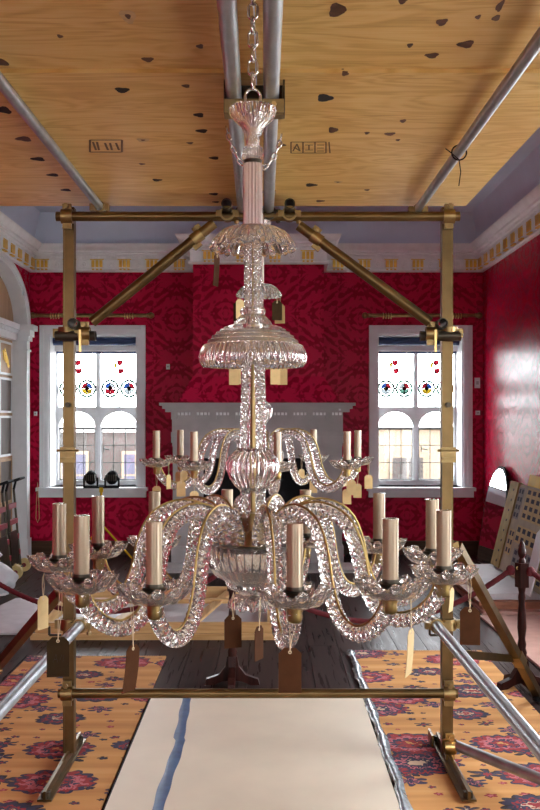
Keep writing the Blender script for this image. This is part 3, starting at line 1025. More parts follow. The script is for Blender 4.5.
rug(-1.60, -0.68, 2.4, 6.62, 'gold persian rug with navy motifs beside the blue taped side of board')
rr = rug(0.575, 1.46, 2.4, 6.78, 'gold persian rug with navy motifs under the stabiliser leg and baluster post')
# plastic edging strip beside the right rug
m = MB()
ny = 60
vs, fs = [], []
for j in range(ny + 1):
    y = 2.4 + j * 4.36 / ny
    a = 0.538 + 0.008 * math.sin(y * 9) + 0.006 * math.sin(y * 31)
    b = 0.588 + 0.006 * math.sin(y * 13 + 1)
    for x, z in ((a, 0.016), ((a + b) / 2, 0.026 + 0.006 * math.sin(y * 37)), (b, 0.014)):
        vs.append((x, y, z))
    if j:
        k = (j - 1) * 3
        fs += [(k, k + 1, k + 4, k + 3), (k + 1, k + 2, k + 5, k + 4)]
m.add(vs, fs)
o = m.build('polythene_strip', 'plastic', smooth=60)
so = o.modifiers.new('thickness', 'SOLIDIFY')
so.thickness = 0.003
tag(o, 'crumpled grey polythene strip along the rug edge beside the cream board', 'sheeting')
bd = tag(empty('floor_protection_board', (-0.0625, 4.5, 0)), 'large cream board with a strip of blue tape laid on floor', 'board')
MB().box(-0.598, 0.598, -1.24, 1.22, 0.010, 0.018).build('sheet', 'board', bd)
m = MB()
vs, fs = [], []
for j in range(61):
    y = -1.24 + j * 2.46 / 60
    xm = -0.375 + 0.008 * math.sin(y * 4) - 0.012 * (1 if y > 0.4 else 0)
    wv = 0.025 + 0.003 * math.sin(y * 17)
    for x, z in ((xm - wv, 0.0185), (xm, 0.0205 + 0.001 * math.sin(y * 41)), (xm + wv, 0.0185)):
        vs.append((x, y, z))
    if j:
        k = (j - 1) * 3
        fs += [(k, k + 1, k + 4, k + 3), (k + 1, k + 2, k + 5, k + 4)]
m.add(vs, fs)
m.build('blue_tape', 'tape', bd, smooth=60)

# ------------------------------------------------------------------ plywood platform over the scaffold
PZ = 2.602


def ply(x0, x1, y0, y1, z, label, knots, stamp=None):
    r = tag(empty('plywood_sheet', ((x0 + x1) / 2, (y0 + y1) / 2, z)), label, 'plywood', 'plywood sheets decking the scaffold')
    cx, cy = (x0 + x1) / 2, (y0 + y1) / 2
    MB().box(x0 - cx, x1 - cx, y0 - cy, y1 - cy, 0, 0.018).build('panel', 'ply', r)
    for kx, ky, rx, ry, mt in knots:
        pts = []
        for k in range(14):
            t = 2 * PI * k / 14
            q = 1 + 0.18 * math.sin(3 * t + kx * 9) + random.uniform(-0.08, 0.08)
            pts.append((kx - cx + rx * q * math.cos(t), ky - cy + max(ry * 1.9, rx * 1.1) * q * math.sin(t)))
        MB().prism(pts, lambda u, v, q: (u, v, q), -0.0006, 0.004).build('knot', mt, r)
        if mt == 'knot_light':
            pts2 = [((a - (kx - cx)) * 0.35 + (kx - cx), (b - (ky - cy)) * 0.35 + (ky - cy)) for a, b in pts]
            MB().prism(pts2, lambda u, v, q: (u, v, q), -0.001, 0.004).build('knot', 'knot', r)
    return r, cx, cy


def up(x, y):
    """plywood underside point seen at photograph position x, y"""
    d = (PZ - 1.6) * 990 / (418 - y)
    return (x - 268) * d / 990, d


def kn(lst):
    return [(*up(x, y), a, b, mt) for x, y, a, b, mt in lst]


YE, YJ = 4.68, 2.87
L, D, K = 'knot_light', 'knot_dark', 'knot'
ply(-1.62, -0.037, YJ + 0.004, YE, PZ, 'plywood sheet with many dark knots at window end near left post',
    kn([(122, 90, .022, .012, D), (199, 115, .017, .012, D), (202, 131, .02, .010, D), (143, 140, .022, .012, L), (214, 158, .019, .010, D), (157, 180, .02, .010, D),
        (38, 159, .026, .014, D), (53, 175, .024, .012, D), (66, 190, .022, .010, D), (4, 110, .022, .02, D), (24, 139, .028, .016, K), (186, 86, .012, .008, K), (214, 194, .02, .009, D), (216, 202, .016, .007, D), (142, 164, .012, .007, K), (190, 143, .012, .007, K)]))
ply(-0.033, 0.935, YJ + 0.004, YE, PZ, 'plywood sheet with boxed ink stamp at window end near right post',
    kn([(325, 98, .026, .018, D), (333, 130, .016, .018, K), (311, 185, .025, .012, D), (338, 182, .018, .01, L), (320, 201, .02, .007, K), (403, 121, .010, .010, K), (367, 133, .009, .008, K), (390, 134, .018, .010, K), (367, 190, .012, .008, K), (345, 74, .010, .008, K), (398, 140, .008, .006, K), (283, 145, .012, .008, K)]))
ply(-1.62, -0.037, 0.2, YJ - 0.002, PZ + 0.010, 'plywood sheet with pale patched knot at camera end near left post',
    kn([(128, 20, .020, .022, L), (148, 63, .016, .010, K), (2, 66, .018, .014, K), (200, 50, .010, .008, K), (60, 40, .008, .006, K)]))
ply(-0.033, 0.935, 0.2, YJ - 0.002, PZ + 0.010, 'plywood sheet with reddish round knots at camera end near right post',
    kn([(337, 14, .021, .022, K), (466, 48, .022, .014, K), (403, 4, .012, .012, K), (442, 26, .014, .012, K), (478, 21, .007, .007, K), (500, 10, .008, .018, K), (496, 22, .010, .010, K), (410, 49, .008, .008, K), (445, 78, .016, .006, K), (343, 74, .006, .006, K), (432, 59, .018, .005, K)]))
# ink stamps on the sheets
ps = [o for o in bpy.data.objects if o.name.startswith('plywood_sheet')]


def ink(parent, segs, w_):
    m = MB()
    ox, oy = parent.location.x, parent.location.y
    for (x0, y0), (x1, y1) in segs:
        a, b = up(x0, y0), up(x1, y1)
        m.bar((a[0] - ox, a[1] - oy, -0.0004), (b[0] - ox, b[1] - oy, -0.0004), w_, 0.0008)
    m.build('ink_stamp', 'ink', parent)


def rect(x0, y0, x1, y1):
    return [((x0, y0), (x1, y0)), ((x1, y0), (x1, y1)), ((x1, y1), (x0, y1)), ((x0, y1), (x0, y0))]


ink(ps[1], rect(291, 142, 326, 153) + [((303, 142), (303, 153)), ((315, 142), (315, 153)), ((293, 151), (297, 144)), ((297, 144), (300, 151)), ((300, 151), (294, 147)),
               ((305, 145), (313, 145)), ((305, 150), (313, 150)), ((309, 145), (309, 150)), ((317, 145), (324, 145)), ((317, 148), (324, 148)), ((317, 151), (324, 151)), ((329, 142), (330, 153))], 0.005)
ink(ps[0], rect(90, 140, 122, 152) + [((93, 142), (96, 150)), ((97, 142), (99, 150)), ((105, 143), (108, 150)), ((110, 143), (112, 150)), ((116, 143), (119, 150))], 0.008)

# ------------------------------------------------------------------ scaffold tower
SD = 4.6
sc = tag(empty('scaffold_tower', (-0.045, SD, 0)), 'bronze scaffold tower on foot bars carrying the plywood deck and chandeliers', 'scaffold')
OX, OY = -0.045, SD


def sp(x, y, z):
    return (x - OX, y - OY, z)


def s_tube(name, p, q, r=0.024, mat='tube', hollow=True):
    m = MB()
    if hollow:
        m.pipe(sp(*p), sp(*q), r, r - 0.004, 20)
    else:
        m.cyl(sp(*p), sp(*q), r, 20)
    return m.build(name, mat, sc, smooth=40)


def coupler(p, mat='old_brass', along=(0, 0, 1), size=0.034):
    """two hinged collars with bolts"""
    o = empty('coupler', sp(*p), parent=sc)
    ax = Vector(along)
    m = MB()
    a = ax * 0.026
    m.pipe(tuple(-a), tuple(a), size, size - 0.008, 16)
    m.build('collar', mat, o, smooth=40)
    m = MB()
    side = Vector((1, 0, 0)) if abs(ax.x) < 0.5 else Vector((0, 0, 1))
    fw = Vector((0, -1, 0)) if abs(ax.y) < 0.5 else Vector((0, 0, -1))
    b = side * (size + 0.008)
    m.bar(tuple(b - ax * 0.02), tuple(b + ax * 0.02), 0.02, 0.03)
    MB().bar(tuple(-b - ax * 0.02), tuple(-b + ax * 0.02), 0.02, 0.03).build('hinge_block', mat, o)
    m.cyl(tuple(b - fw * 0.018), tuple(b + fw * 0.045), 0.006, 8)
    m.cyl(tuple(b + fw * 0.030), tuple(b + fw * 0.042), 0.012, 6)
    m.build('bolt_block', mat, o)
    return o


PXL, PXR, SF = -0.922, 0.83, 1.7
for px in (PXL, PXR):
    for py in (SD, SF):
        m = MB()
        x, y, _ = sp(px, py, 0)
        m.box(x - 0.023, x + 0.023, y - 0.025, y + 0.025, 0.05, 2.575)
        m.box(x - 0.025, x - 0.018, y - 0.0265, y + 0.0265, 0.05, 2.575).box(x + 0.018, x + 0.025, y - 0.0265, y + 0.0265, 0.05, 2.575)
        m.build('post', 'scaff', sc)
        # post brackets
        for zz in (1.43, 1.66):
            if py == SD:
                b = MB().box(x - 0.034, x + 0.034, y - 0.05, y - 0.03, zz - 0.035, zz + 0.035)
                b.cyl((x - 0.05, y - 0.045, zz + 0.02), (x + 0.05, y - 0.045, zz + 0.02), 0.006, 8)
                b.box(x - 0.03, x + 0.03, y - 0.07, y - 0.05, zz - 0.02, zz - 0.01)
                if zz < 1.5:
                    b.build('bracket', 'old_brass', sc)
                else:
                    MB().cyl((x, y - 0.05, zz), (x, y - 0.028, zz), 0.012, 10).build('pin', 'dark_metal', sc)
        # foot bar: low channel along the depth
        y0, y1 = (y - 0.52, y + 0.26) if py == SD else (y - 0.3, y + 0.3)
        f = MB().box(x - 0.03, x + 0.03, y0, y1, 0.018, 0.026).box(x - 0.006, x + 0.006, y0, y1, 0.026, 0.06)
        f.box(x - 0.045, x - 0.033, y1 - 0.11, y1, 0.018, 0.075)
        f.build('foot_bar', 'scaff', sc)
        for e in (y0 + 0.03, y1 - 0.03):
            MB().cyl((x, e, 0.013), (x, e, 0.05), 0.02, 12).build('levelling_foot', 'dark_metal', sc)
# horizontals of the end frames
for py in (SD, SF):
    yy = py - 0.055
    m = s_tube('rail', (PXL - 0.05, yy, 2.525), (PXR + 0.05, yy, 2.525), 0.022, 'scaff')
    s_tube('rail', (PXL - 0.04, yy, 0.336), (PXR + 0.04, yy, 0.336), 0.022, 'tube' if py == SF else 'scaff')
    for px in (PXL, PXR):
        coupler((px, yy, 2.525), along=(1, 0, 0))
        coupler((px, yy, 0.336), along=(1, 0, 0))
# upper side rails and lower side rails running towards the camera
for px, z, st in ((-0.78, 2.557, 'scaff'), (0.695, 2.545, 'scaff')):
    s_tube('side_rail', (px, 1.0, z + 0.024), (px, SD + 0.1, z + 0.024), 0.0185, 'tube')
    coupler((px, SD - 0.01, z + 0.018), along=(0, 1, 0), size=0.0265)
for px in (PXL + 0.055, PXR - 0.055):
    s_tube('side_rail', (px, 1.4, 0.665), (px, SD + 0.07, 0.645), 0.024, 'tube')
    coupler((px, SD - 0.04, 0.645), along=(0, 1, 0))
# twin centre tubes carrying the chandeliers
for px in (-0.083, 0.016):
    s_tube('centre_tube', (px - 0.0, 1.0, 2.562), (px - (0.035 if px < 0 else 0.012), SD + 0.12, 2.56), 0.0235, 'tube')
for px in (-0.186, 0.098):
    s_tube('stub_tube', (px, SD - 0.16, 2.562), (px, SD + 0.1, 2.562), 0.024, 'dark_metal')
    coupler((px, SD - 0.06, 2.535), along=(0, 1, 0), mat='old_brass')
coupler((-0.118, SD - 0.05, 2.54), along=(0, 1, 0), mat='dark_metal')
coupler((0.004, SD - 0.05, 2.54), along=(0, 1, 0), mat='dark_metal')
# beam clamp under the twin tubes
cl = empty('beam_clamp', sp(-0.038, 2.92, 2.52), parent=sc)
MB().box(-0.09, 0.085, -0.012, 0.0, -0.022, 0.018).box(-0.09, 0.085, 0.0, 0.05, -0.024, -0.016).build('clamp_plate', 'old_brass', cl)
MB().box(-0.092, 0.088, 0.05, 0.058, 0.02, 0.078).box(-0.092, -0.086, -0.01, 0.058, -0.02, 0.075).box(0.082, 0.088, -0.01, 0.058, -0.02, 0.075).build('clamp_cheek', 'dark_metal', cl)
MB().cyl((-0.05, -0.012, 0.0), (-0.05, -0.025, 0.0), 0.008, 6).cyl((0.055, -0.012, 0.0), (0.055, -0.025, 0.0), 0.008, 6).build('clamp_bolt', 'brass', cl)
# diagonal braces with end couplers, stubs
for a, b, px in (((-0.80, 2.035), (-0.245, 2.485), PXL), ((0.735, 2.035), (0.14, 2.475), PXR)):
    s_tube('diagonal_brace', (a[0], SD - 0.10, a[1]), (b[0], SD - 0.10, b[1]), 0.024, 'scaff')
    d = Vector((b[0] - a[0], 0, b[1] - a[1])).normalized()
    coupler((b[0] - d.x * 0.1, SD - 0.10, b[1] - d.z * 0.1), along=tuple(d), size=0.029)
    s_ = 1 if px < 0 else -1
    s_tube('stub_tube', (px - s_ * 0.05, SD - 0.075, 1.975), (px + s_ * 0.135, SD - 0.075, 1.975), 0.023, 'dark_metal')
    s_tube('stub_tube', (px + s_ * 0.045, SD - 0.16, 2.025), (px + s_ * 0.045, SD - 0.02, 2.025), 0.024, 'dark_metal')
    coupler((px, SD - 0.05, 1.99), along=(0, 0, 1), size=0.042)
    coupler((px + s_ * 0.085, SD - 0.085, 1.985), along=(1, 0, 0), size=0.030)
    MB().bar(sp(px + s_ * 0.07, SD - 0.11, 1.90), sp(px + s_ * 0.07, SD - 0.11, 2.0), 0.01, 0.01).build('bolt', 'brass', sc)
# stabiliser legs
for p, q, mt in (((0.885, SD + 0.05, 1.0), (1.52, 5.57, 0.04), 'scaff'), ((-0.985, SD + 0.08, 0.775), (-1.66, 5.56, 0.04), 'scaff')):
    m = MB().bar(sp(*p), sp(*q), 0.045, 0.04)
    m.build('stabiliser_leg', mt, sc)
    v, u = Vector(p), Vector(q)
    t = v.lerp(u, 0.72)
    s_ = 1 if p[0] > 0 else -1
    if s_ > 0:
        MB().bar(sp(PXR + 0.02, SD + 0.03, 0.50), sp(t.x - 0.02, t.y, t.z), 0.006, 0.04).build('stay_bar', 'scaff', sc)
    MB().bar(sp(*(v.lerp(u, 0.69))), sp(*(v.lerp(u, 0.76))), 0.058, 0.052).build('leg_clamp', 'old_brass', sc)
    MB().bar(sp(PXR if s_ > 0 else PXL, SD, p[2] - 0.02), sp(*p), 0.03, 0.05).build('leg_hinge', 'old_brass', sc)
    MB().cyl(sp(q[0], q[1], 0.0125), sp(q[0], q[1], 0.04), 0.032, 14).build('leg_foot', 'black', sc)
# low outrigger on the right
s_tube('outrigger', (PXR + 0.02, SD - 0.03, 0.095), (1.34, 3.55, 0.16), 0.024, 'tube')
coupler((PXR + 0.005, SD - 0.055, 0.092), along=(1, 0, 0), mat='brass', size=0.036)
for px in (PXL, PXR):
    MB().bar(sp(px - 0.085, SD - 0.04, 0.60), sp(px - 0.03, SD - 0.04, 0.60), 0.01, 0.01).bar(sp(px - 0.085, SD - 0.04, 0.60), sp(px - 0.085, SD - 0.04, 0.64), 0.01, 0.01).build('hook', 'dark_metal', sc)
    coupler((px, SD - 0.01, 0.645), along=(0, 0, 1), size=0.042, mat='old_brass')
# cable tie on the upper right rail
m = MB()
m.tube([(0.027 * math.cos(t), 0, 0.027 * math.sin(t)) for t in [2 * PI * i / 18 for i in range(18)]], 0.003, 6, closed=True)
m.tube([(0.0, 0, -0.027), (0.006, 0.0, -0.07), (0.0, 0.005, -0.12)], 0.002, 6)
m.tube([(0.0, 0, -0.026), (-0.03, 0.0, -0.0), (-0.05, 0.0, 0.015)], 0.002, 6)
m.build('cable_tie', 'black', sc, sp(0.695, 3.60, 2.565))


# ------------------------------------------------------------------ chandeliers
def rope_mesh(path2, R, lobes, pitch, step=0.0022, n=20, taper=None):
    """twisted glass arm in the x-z plane"""
    pts = spline([(r, 0, z) for r, z in path2], step)
    mb = MB()
    m = len(pts)
    vs, fs = [], []
    s_ = 0
    for i, p in enumerate(pts):
        d = (pts[min(i + 1, m - 1)] - pts[max(i - 1, 0)]).normalized()
        a = Vector((0, 1, 0))
        b = d.cross(a)
        if i:
            s_ += (p - pts[i - 1]).length
        R2 = R * (taper(s_) if taper else 1)
        for k in range(n):
            t = 2 * PI * k / n
            ph = lobes * t + 2 * PI * lobes * s_ / pitch
            rr = R2 * (0.77 + 0.23 * abs(math.cos(ph / 2)))
            vs.append(p + a * (rr * math.cos(t)) + b * (rr * math.sin(t)))
    for i in range(m - 1):
        for k in range(n):
            l = (k + 1) % n
            fs.append((i * n + k, i * n + l, (i + 1) * n + l, (i + 1) * n + k))
    fs += [tuple(range(n))[::-1], tuple((m - 1) * n + k for k in range(n))]
    return mb.add(vs, fs), pts


ZB = 1.16                                       # world height of the first chandelier's foot
Rz = lambda z: z - ZB
ARM = [(0.080, 1.315), (0.088, 1.355), (0.125, 1.385), (0.172, 1.392), (0.222, 1.368), (0.250, 1.315), (0.268, 1.24), (0.298, 1.182),
       (0.345, 1.158), (0.395, 1.172), (0.432, 1.208), (0.448, 1.245)]
ARM = [(r, Rz(z)) for r, z in ARM]
arm_mb, arm_pts = rope_mesh(ARM, 0.0168, 4, 0.056)
_ = arm_mb.build('arm', 'glass', smooth=25)
ARM_ME = _.data
bpy.data.objects.remove(_)
wire_pts = []
for i, p in enumerate(arm_pts[::6]):
    j = i * 6
    d = (arm_pts[min(j + 1, len(arm_pts) - 1)] - arm_pts[max(j - 1, 0)]).normalized()
    nrm = Vector((d.z, 0, -d.x))
    nrm = -nrm                                   # the upper, inner side of the curve
    wire_pts.append(p + nrm * 0.0178 + Vector((0, -0.004, 0)))
_ = MB().tube(wire_pts, 0.0026, 8).build('wire_tube', 'wire', smooth=50)
WIRE_ME = _.data
bpy.data.objects.remove(_)
bz = Rz(1.262)                                   # drip pan level
BR = 0.448


def proto(mb, name, mat, smooth):
    o = mb.build(name, mat, smooth=smooth)
    me = o.data
    bpy.data.objects.remove(o)
    return me


pan = MB().lathe([(0.010, -0.004), (0.022, -0.010), (0.036, -0.006), (0.050, -0.001), (0.059, 0.006), (0.065, 0.015), (0.068, 0.014),
                  (0.064, 0.003), (0.055, -0.007), (0.040, -0.014), (0.024, -0.018), (0.010, -0.013)], 80, (BR, 0, bz), rib=(40, 0.02, 0.02), wave=(10, 0.018, 0.016, 0.035), closed=True)
PAN_ME = proto(pan, 'drip_pan', 'glass', 35)
bud = MB()
for k in range(10):
    t = 2 * PI * k / 10
    bud.lathe([(0, -0.010), (0.007, -0.007), (0.010, 0), (0.007, 0.008), (0, 0.011)], 8, (BR + 0.060 * math.cos(t), 0.060 * math.sin(t), bz + 0.011))
BUD_ME = proto(bud, 'rim_buds', 'glass', 35)
CBUD_ME = proto(MB().lathe([(0, -0.012), (0.006, -0.008), (0.0085, 0), (0.006, 0.007), (0, 0.009)], 8), 'canopy_bud', 'glass', 35)
CZ = bz + 0.012
CANDLE_ME = proto(MB().pipe((BR, 0, CZ), (BR, 0, CZ + 0.128), 0.0160, 0.0142, 28), 'candle_tube', 'candle', 40)
FLANGE_ME = proto(MB().lathe([(0.0142, -0.010), (0.0225, -0.003), (0.0235, 0.001), (0.0175, 0.003), (0.0172, 0.010), (0.0165, 0.010)], 28, (BR, 0, CZ)), 'candle_socket', 'dark_metal', 40)
CUP_ME = proto(MB().lathe([(0.0, -0.046), (0.011, -0.046), (0.014, -0.040), (0.0125, -0.030), (0.0145, -0.022), (0.015, -0.012), (0.0, -0.010)], 24, (BR, 0, bz)), 'arm_cup', 'wire', 40)
LAMP_ME = proto(MB().lathe([(0, 0.0), (0.0135, 0.0), (0.0135, 0.112), (0.010, 0.118), (0, 0.118)], 16, (BR, 0, CZ)), 'lamp_holder', 'dark_metal', 40)


def glass_part(root, name, prof, n=72, rib=None, wave=None, mat='glass', smooth=30, closed=True):
    return MB().lathe([(r, Rz(z)) for r, z in prof], n, rib=rib, wave=wave, closed=closed).build(name, mat, root, smooth=smooth)


def z_(y):
    return 1.6 + (418 - y) * 0.002323


def rods(root, y0, y1, r0, r1, rad, cnt=4, ph=PI / 4, pitch=0.028):
    a = Vector((r0, 0, Rz(z_(y0))))
    b = Vector((r1, 0, Rz(z_(y1))))
    mb, _p = rope_mesh([(a.x, a.z), (a.lerp(b, 0.5).x, a.lerp(b, 0.5).z), (b.x, b.z)], rad, 4, pitch, 0.0016, 16)
    me = proto(mb, 'glass_rod', 'glass', 25)
    for k in range(cnt):
        link('glass_rod', me, root, rot=(0, 0, ph + 2 * PI * k / cnt))


def chandelier(cx, cy, zoff, angles, label, group):
    root = tag(empty('chandelier', (cx, cy, ZB + zoff)), label, 'chandelier', group)
    # top cup
    gp = [(0.012, z_(158)), (0.021, z_(152)), (0.022, z_(148)), (0.0165, z_(146)), (0.0165, z_(140)), (0.0195, z_(134)), (0.026, z_(127)), (0.041, z_(121)), (0.051, z_(115)), (0.0535, z_(109)),
          (0.050, z_(107.5)), (0.046, z_(113)), (0.036, z_(119)), (0.020, z_(126)), (0.012, z_(134))]
    glass_part(root, 'top_cup', gp, 96, rib=(32, 0.045, 0.018))
    glass_part(root, 'cup_collar', [(0.012, z_(150)), (0.022, z_(150)), (0.025, z_(154)), (0.0255, z_(158)), (0.021, z_(161)), (0.012, z_(161))], 72, rib=(24, 0.04, 0.02))
    MB().lathe([(0, Rz(z_(160))), (0.021, Rz(z_(160))), (0.021, Rz(z_(164))), (0, Rz(z_(164)))], 24).build('dark_ring', 'dark_metal', root, smooth=30)
    # silvered shaft with long flutes
    MB().lathe([(0.0205, Rz(z_(164))), (0.0205, Rz(z_(200))), (0.0205, Rz(z_(231)))], 128, rib=(16, 0.10, 0.01)).build('silvered_shaft', 'silvered', root, smooth=50)
    # upper canopy: drooping umbrella with lobed rim
    glass_part(root, 'canopy', [(0.018, z_(229)), (0.034, z_(226.5)), (0.056, z_(228)), (0.076, z_(233)), (0.090, z_(240)), (0.096, z_(247)), (0.094, z_(249)),
                                (0.088, z_(244)), (0.074, z_(236.5)), (0.054, z_(231.5)), (0.034, z_(230)), (0.018, z_(232))], 120, rib=(30, 0.03, 0.03), wave=(15, 0.012, -0.014, 0.06))
    for k in range(15):
        t = 2 * PI * (k + 0.5) / 15
        link('canopy_bud', CBUD_ME, root, (0.093 * math.cos(t), 0.093 * math.sin(t), Rz(z_(247))))
    # brass core
    MB().lathe([(0.0045, Rz(z_(228))), (0.0045, Rz(z_(330))), (0.006, Rz(z_(345))), (0.006, Rz(z_(548)))], 12).build('core_rod', 'old_brass', root, smooth=40)
    rods(root, 232, 311, 0.0150, 0.0155, 0.0102, 4, PI / 4, 0.026)
    # dome
    glass_part(root, 'dome_collar', [(0.014, z_(307)), (0.026, z_(308)), (0.030, z_(311)), (0.027, z_(315)), (0.034, z_(318)), (0.043, z_(323)), (0.047, z_(327)), (0.014, z_(327))], 80, rib=(28, 0.02, 0.02))
    glass_part(root, 'dome', [(0.016, z_(326)), *[(0.046 + 0.067 * k / 14 + 0.0012 * (-1) ** k, z_(326 + 20 * (k / 14) ** 1.9) + 0.0012 * (-1) ** k) for k in range(15)], (0.1205, z_(350.5)), (0.1245, z_(357)), (0.1225, z_(363)), (0.115, z_(367)),
                              (0.116, z_(361)), (0.1175, z_(356)), (0.112, z_(350.5)), (0.098, z_(344)), (0.076, z_(337)), (0.052, z_(332.5)), (0.016, z_(332))], 240, rib=(60, 0.014, 0.112))
    # lower stem, flaring downwards
    rods(root, 336, 452, 0.0180, 0.0280, 0.0120, 4, PI / 4, 0.032)
    # fluted urn
    glass_part(root, 'urn', [(0.012, z_(452)), (0.030, z_(453)), (0.046, z_(459)), (0.052, z_(464)), (0.051, z_(470)), (0.044, z_(477)), (0.030, z_(485)), (0.012, z_(488)), (0.008, z_(493)), (0.026, z_(492)), (0.041, z_(486)), (0.053, z_(478)), (0.0595, z_(470)), (0.060, z_(463)), (0.054, z_(457)), (0.044, z_(452)), (0.034, z_(448)), (0.010, z_(447))] or [(0.010, z_(447)), (0.034, z_(448)), (0.044, z_(452)), (0.054, z_(457)), (0.060, z_(463)), (0.0595, z_(470)), (0.053, z_(478)), (0.041, z_(486)), (0.026, z_(492)), (0.010, z_(493))], 144, rib=(24, 0.035, 0.03), mat='glass_clear')
    rods(root, 490, 536, 0.024, 0.028, 0.0125, 4, PI / 4, 0.026)
    # brass hub and receiving bowl
    MB().lathe([(0, Rz(z_(512))), (0.017, Rz(z_(513))), (0.026, Rz(z_(522))), (0.022, Rz(z_(530))), (0.036, Rz(z_(536))), (0.040, Rz(z_(552))), (0, Rz(z_(553)))], 28).build('hub', 'old_brass', root, smooth=40)
    MB().lathe([(0, Rz(z_(545))), (0.094, Rz(z_(545))), (0.094, Rz(z_(549))), (0, Rz(z_(549)))], 48).build('arm_plate', 'dark_metal', root, smooth=30)
    glass_part(root, 'receiver_bowl', [(0.010, z_(575)), (0.060, z_(573)), (0.086, z_(566)), (0.097, z_(556)), (0.101, z_(543)), (0.106, z_(543)), (0.106, z_(556)), (0.099, z_(567)), (0.088, z_(574)),
                                       (0.062, z_(581)), (0.030, z_(583)), (0.010, z_(583))], 144, rib=(36, 0.022, 0.03))
    glass_part(root, 'pendant_cup', [(0.008, z_(580)), (0.060, z_(581)), (0.056, z_(586)), (0.040, z_(591)), (0.022, z_(594)), (0.008, z_(594))], 96, rib=(24, 0.04, 0.02))
    MB().lathe([(0, Rz(z_(592))), (0.015, Rz(z_(592))), (0.010, Rz(z_(597))), (0, Rz(z_(597)))], 20).build('brass_nut', 'old_brass', root, smooth=40)
    glass_part(root, 'base_dish', [(0.008, z_(595)), (0.030, z_(594)), (0.046, z_(596)), (0.054, z_(601)), (0.054, z_(607)), (0.050, z_(608)), (0.046, z_(603)), (0.036, z_(600)), (0.008, z_(601))], 96, rib=(24, 0.05, 0.02), wave=(12, 0.006, -0.008, 0.03))
    for a in angles:
        th = math.radians(a) - PI / 2            # zero points to the camera, positive to +x
        arm = link('arm', ARM_ME, root, rot=(0, 0, th))
        link('wire_tube', WIRE_ME, arm)
        link('arm_cup', CUP_ME, arm)
        link('drip_pan', PAN_ME, arm)
        link('rim_buds', BUD_ME, arm)['kind'] = 'stuff'
        link('candle_socket', FLANGE_ME, arm)
        link('candle_tube', CANDLE_ME, arm)
        link('lamp_holder', LAMP_ME, arm)
    return root


CH1 = (-0.035, 2.30)
CH2 = (-0.040, 4.35)
DZ2 = 0.143
A1 = [11, 38, 67, 104, 133, 162, 190, -143, -118, -89, -50, -24]
A2 = [10 + 45 * k for k in range(8)]
chandelier(*CH1, 0.0, A1, 'cut glass chandelier with twelve rope twist arms hung in the scaffold', 'cut glass chandeliers')
chandelier(*CH2, DZ2, A2, 'cut glass chandelier with eight arms and pale tags hung nearer the windows', 'cut glass chandeliers')


# ------------------------------------------------------------------ chains
def link_mesh(w_, h, r):
    pts = []
    hw, hh = w_ / 2 - r, h / 2 - r
    st = hh - hw
    for k in range(12):
        t = PI * k / 11
        pts.append((hw * math.cos(t), 0, st + hw * math.sin(t)))
    for k in range(12):
        t = PI + PI * k / 11
        pts.append((hw * math.cos(t), 0, -st + hw * math.sin(t)))
    return proto(MB().tube(pts, r, 8, closed=True), 'chain_link', 'steel', 50)


LK = link_mesh(0.027, 0.044, 0.0032)
BIG = link_mesh(0.044, 0.066, 0.0036)


def chain(name, label, x, y, z0, z1, group):
    r = tag(empty(name, (x, y, z0)), label, 'chain', group)
    link('large_link', BIG, r, (0, 0, 0.030), (0, 0, 0.25))
    link('hook_eye', LK, r, (0, 0, -0.005), (0, 0, 1.3))
    z, k = 0.078, 0
    while z < z1 - z0 - 0.005:
        link('chain_link', LK, r, (0, 0, z), (0, 0, 1.35 if k % 2 == 0 else -0.15))
        z += 0.0325
        k += 1
    MB().cyl((-0.075, 0, z1 - z0), (0.075, 0, z1 - z0), 0.007, 12).build('hanging_bolt', 'steel', r)


chain('chain', 'steel chain running up from the glass cup of the twelve armed chandelier', *CH1, z_(107) - 0.018, 2.594, 'chandelier chains')
chain('chain', 'steel chain holding the eight armed chandelier', *CH2, z_(107) + DZ2 - 0.018, 2.594, 'chandelier chains')
# slack sling round the twin tubes
sl = tag(empty('sling_chain', (-0.045, 3.3, 2.50)), 'short slack chain slung from the twin centre tubes behind the shaft', 'chain')
pts = [Vector((-0.125 + 0.16 * t, 0, 0.035 - 0.13 * math.sin(PI * t) * 0.9)) for t in [i / 10 for i in range(11)]]
S2 = link_mesh(0.018, 0.031, 0.0028)
pts = spline([(-0.092, -0.0, 0.06), (-0.075, 0, 0.005), (-0.04, 0, -0.055), (0.005, 0, -0.075), (0.05, 0, -0.05), (0.08, 0, 0.005), (0.094, 0, 0.06)], 0.0225)
for i, p in enumerate(pts[:-1]):
    d = (pts[i + 1] - p).normalized()
    q = d.to_track_quat('Z', 'Y')
    o = link('chain_link', S2, sl, p)
    o.rotation_euler = (q @ Matrix.Rotation((i % 2) * PI / 2, 3, 'Z').to_quaternion()).to_euler()


# ------------------------------------------------------------------ paper tags
def px(x, y, d):
    return Vector(((x - 268) * d / 990, d, 1.6 - (y - 418) * d / 990))


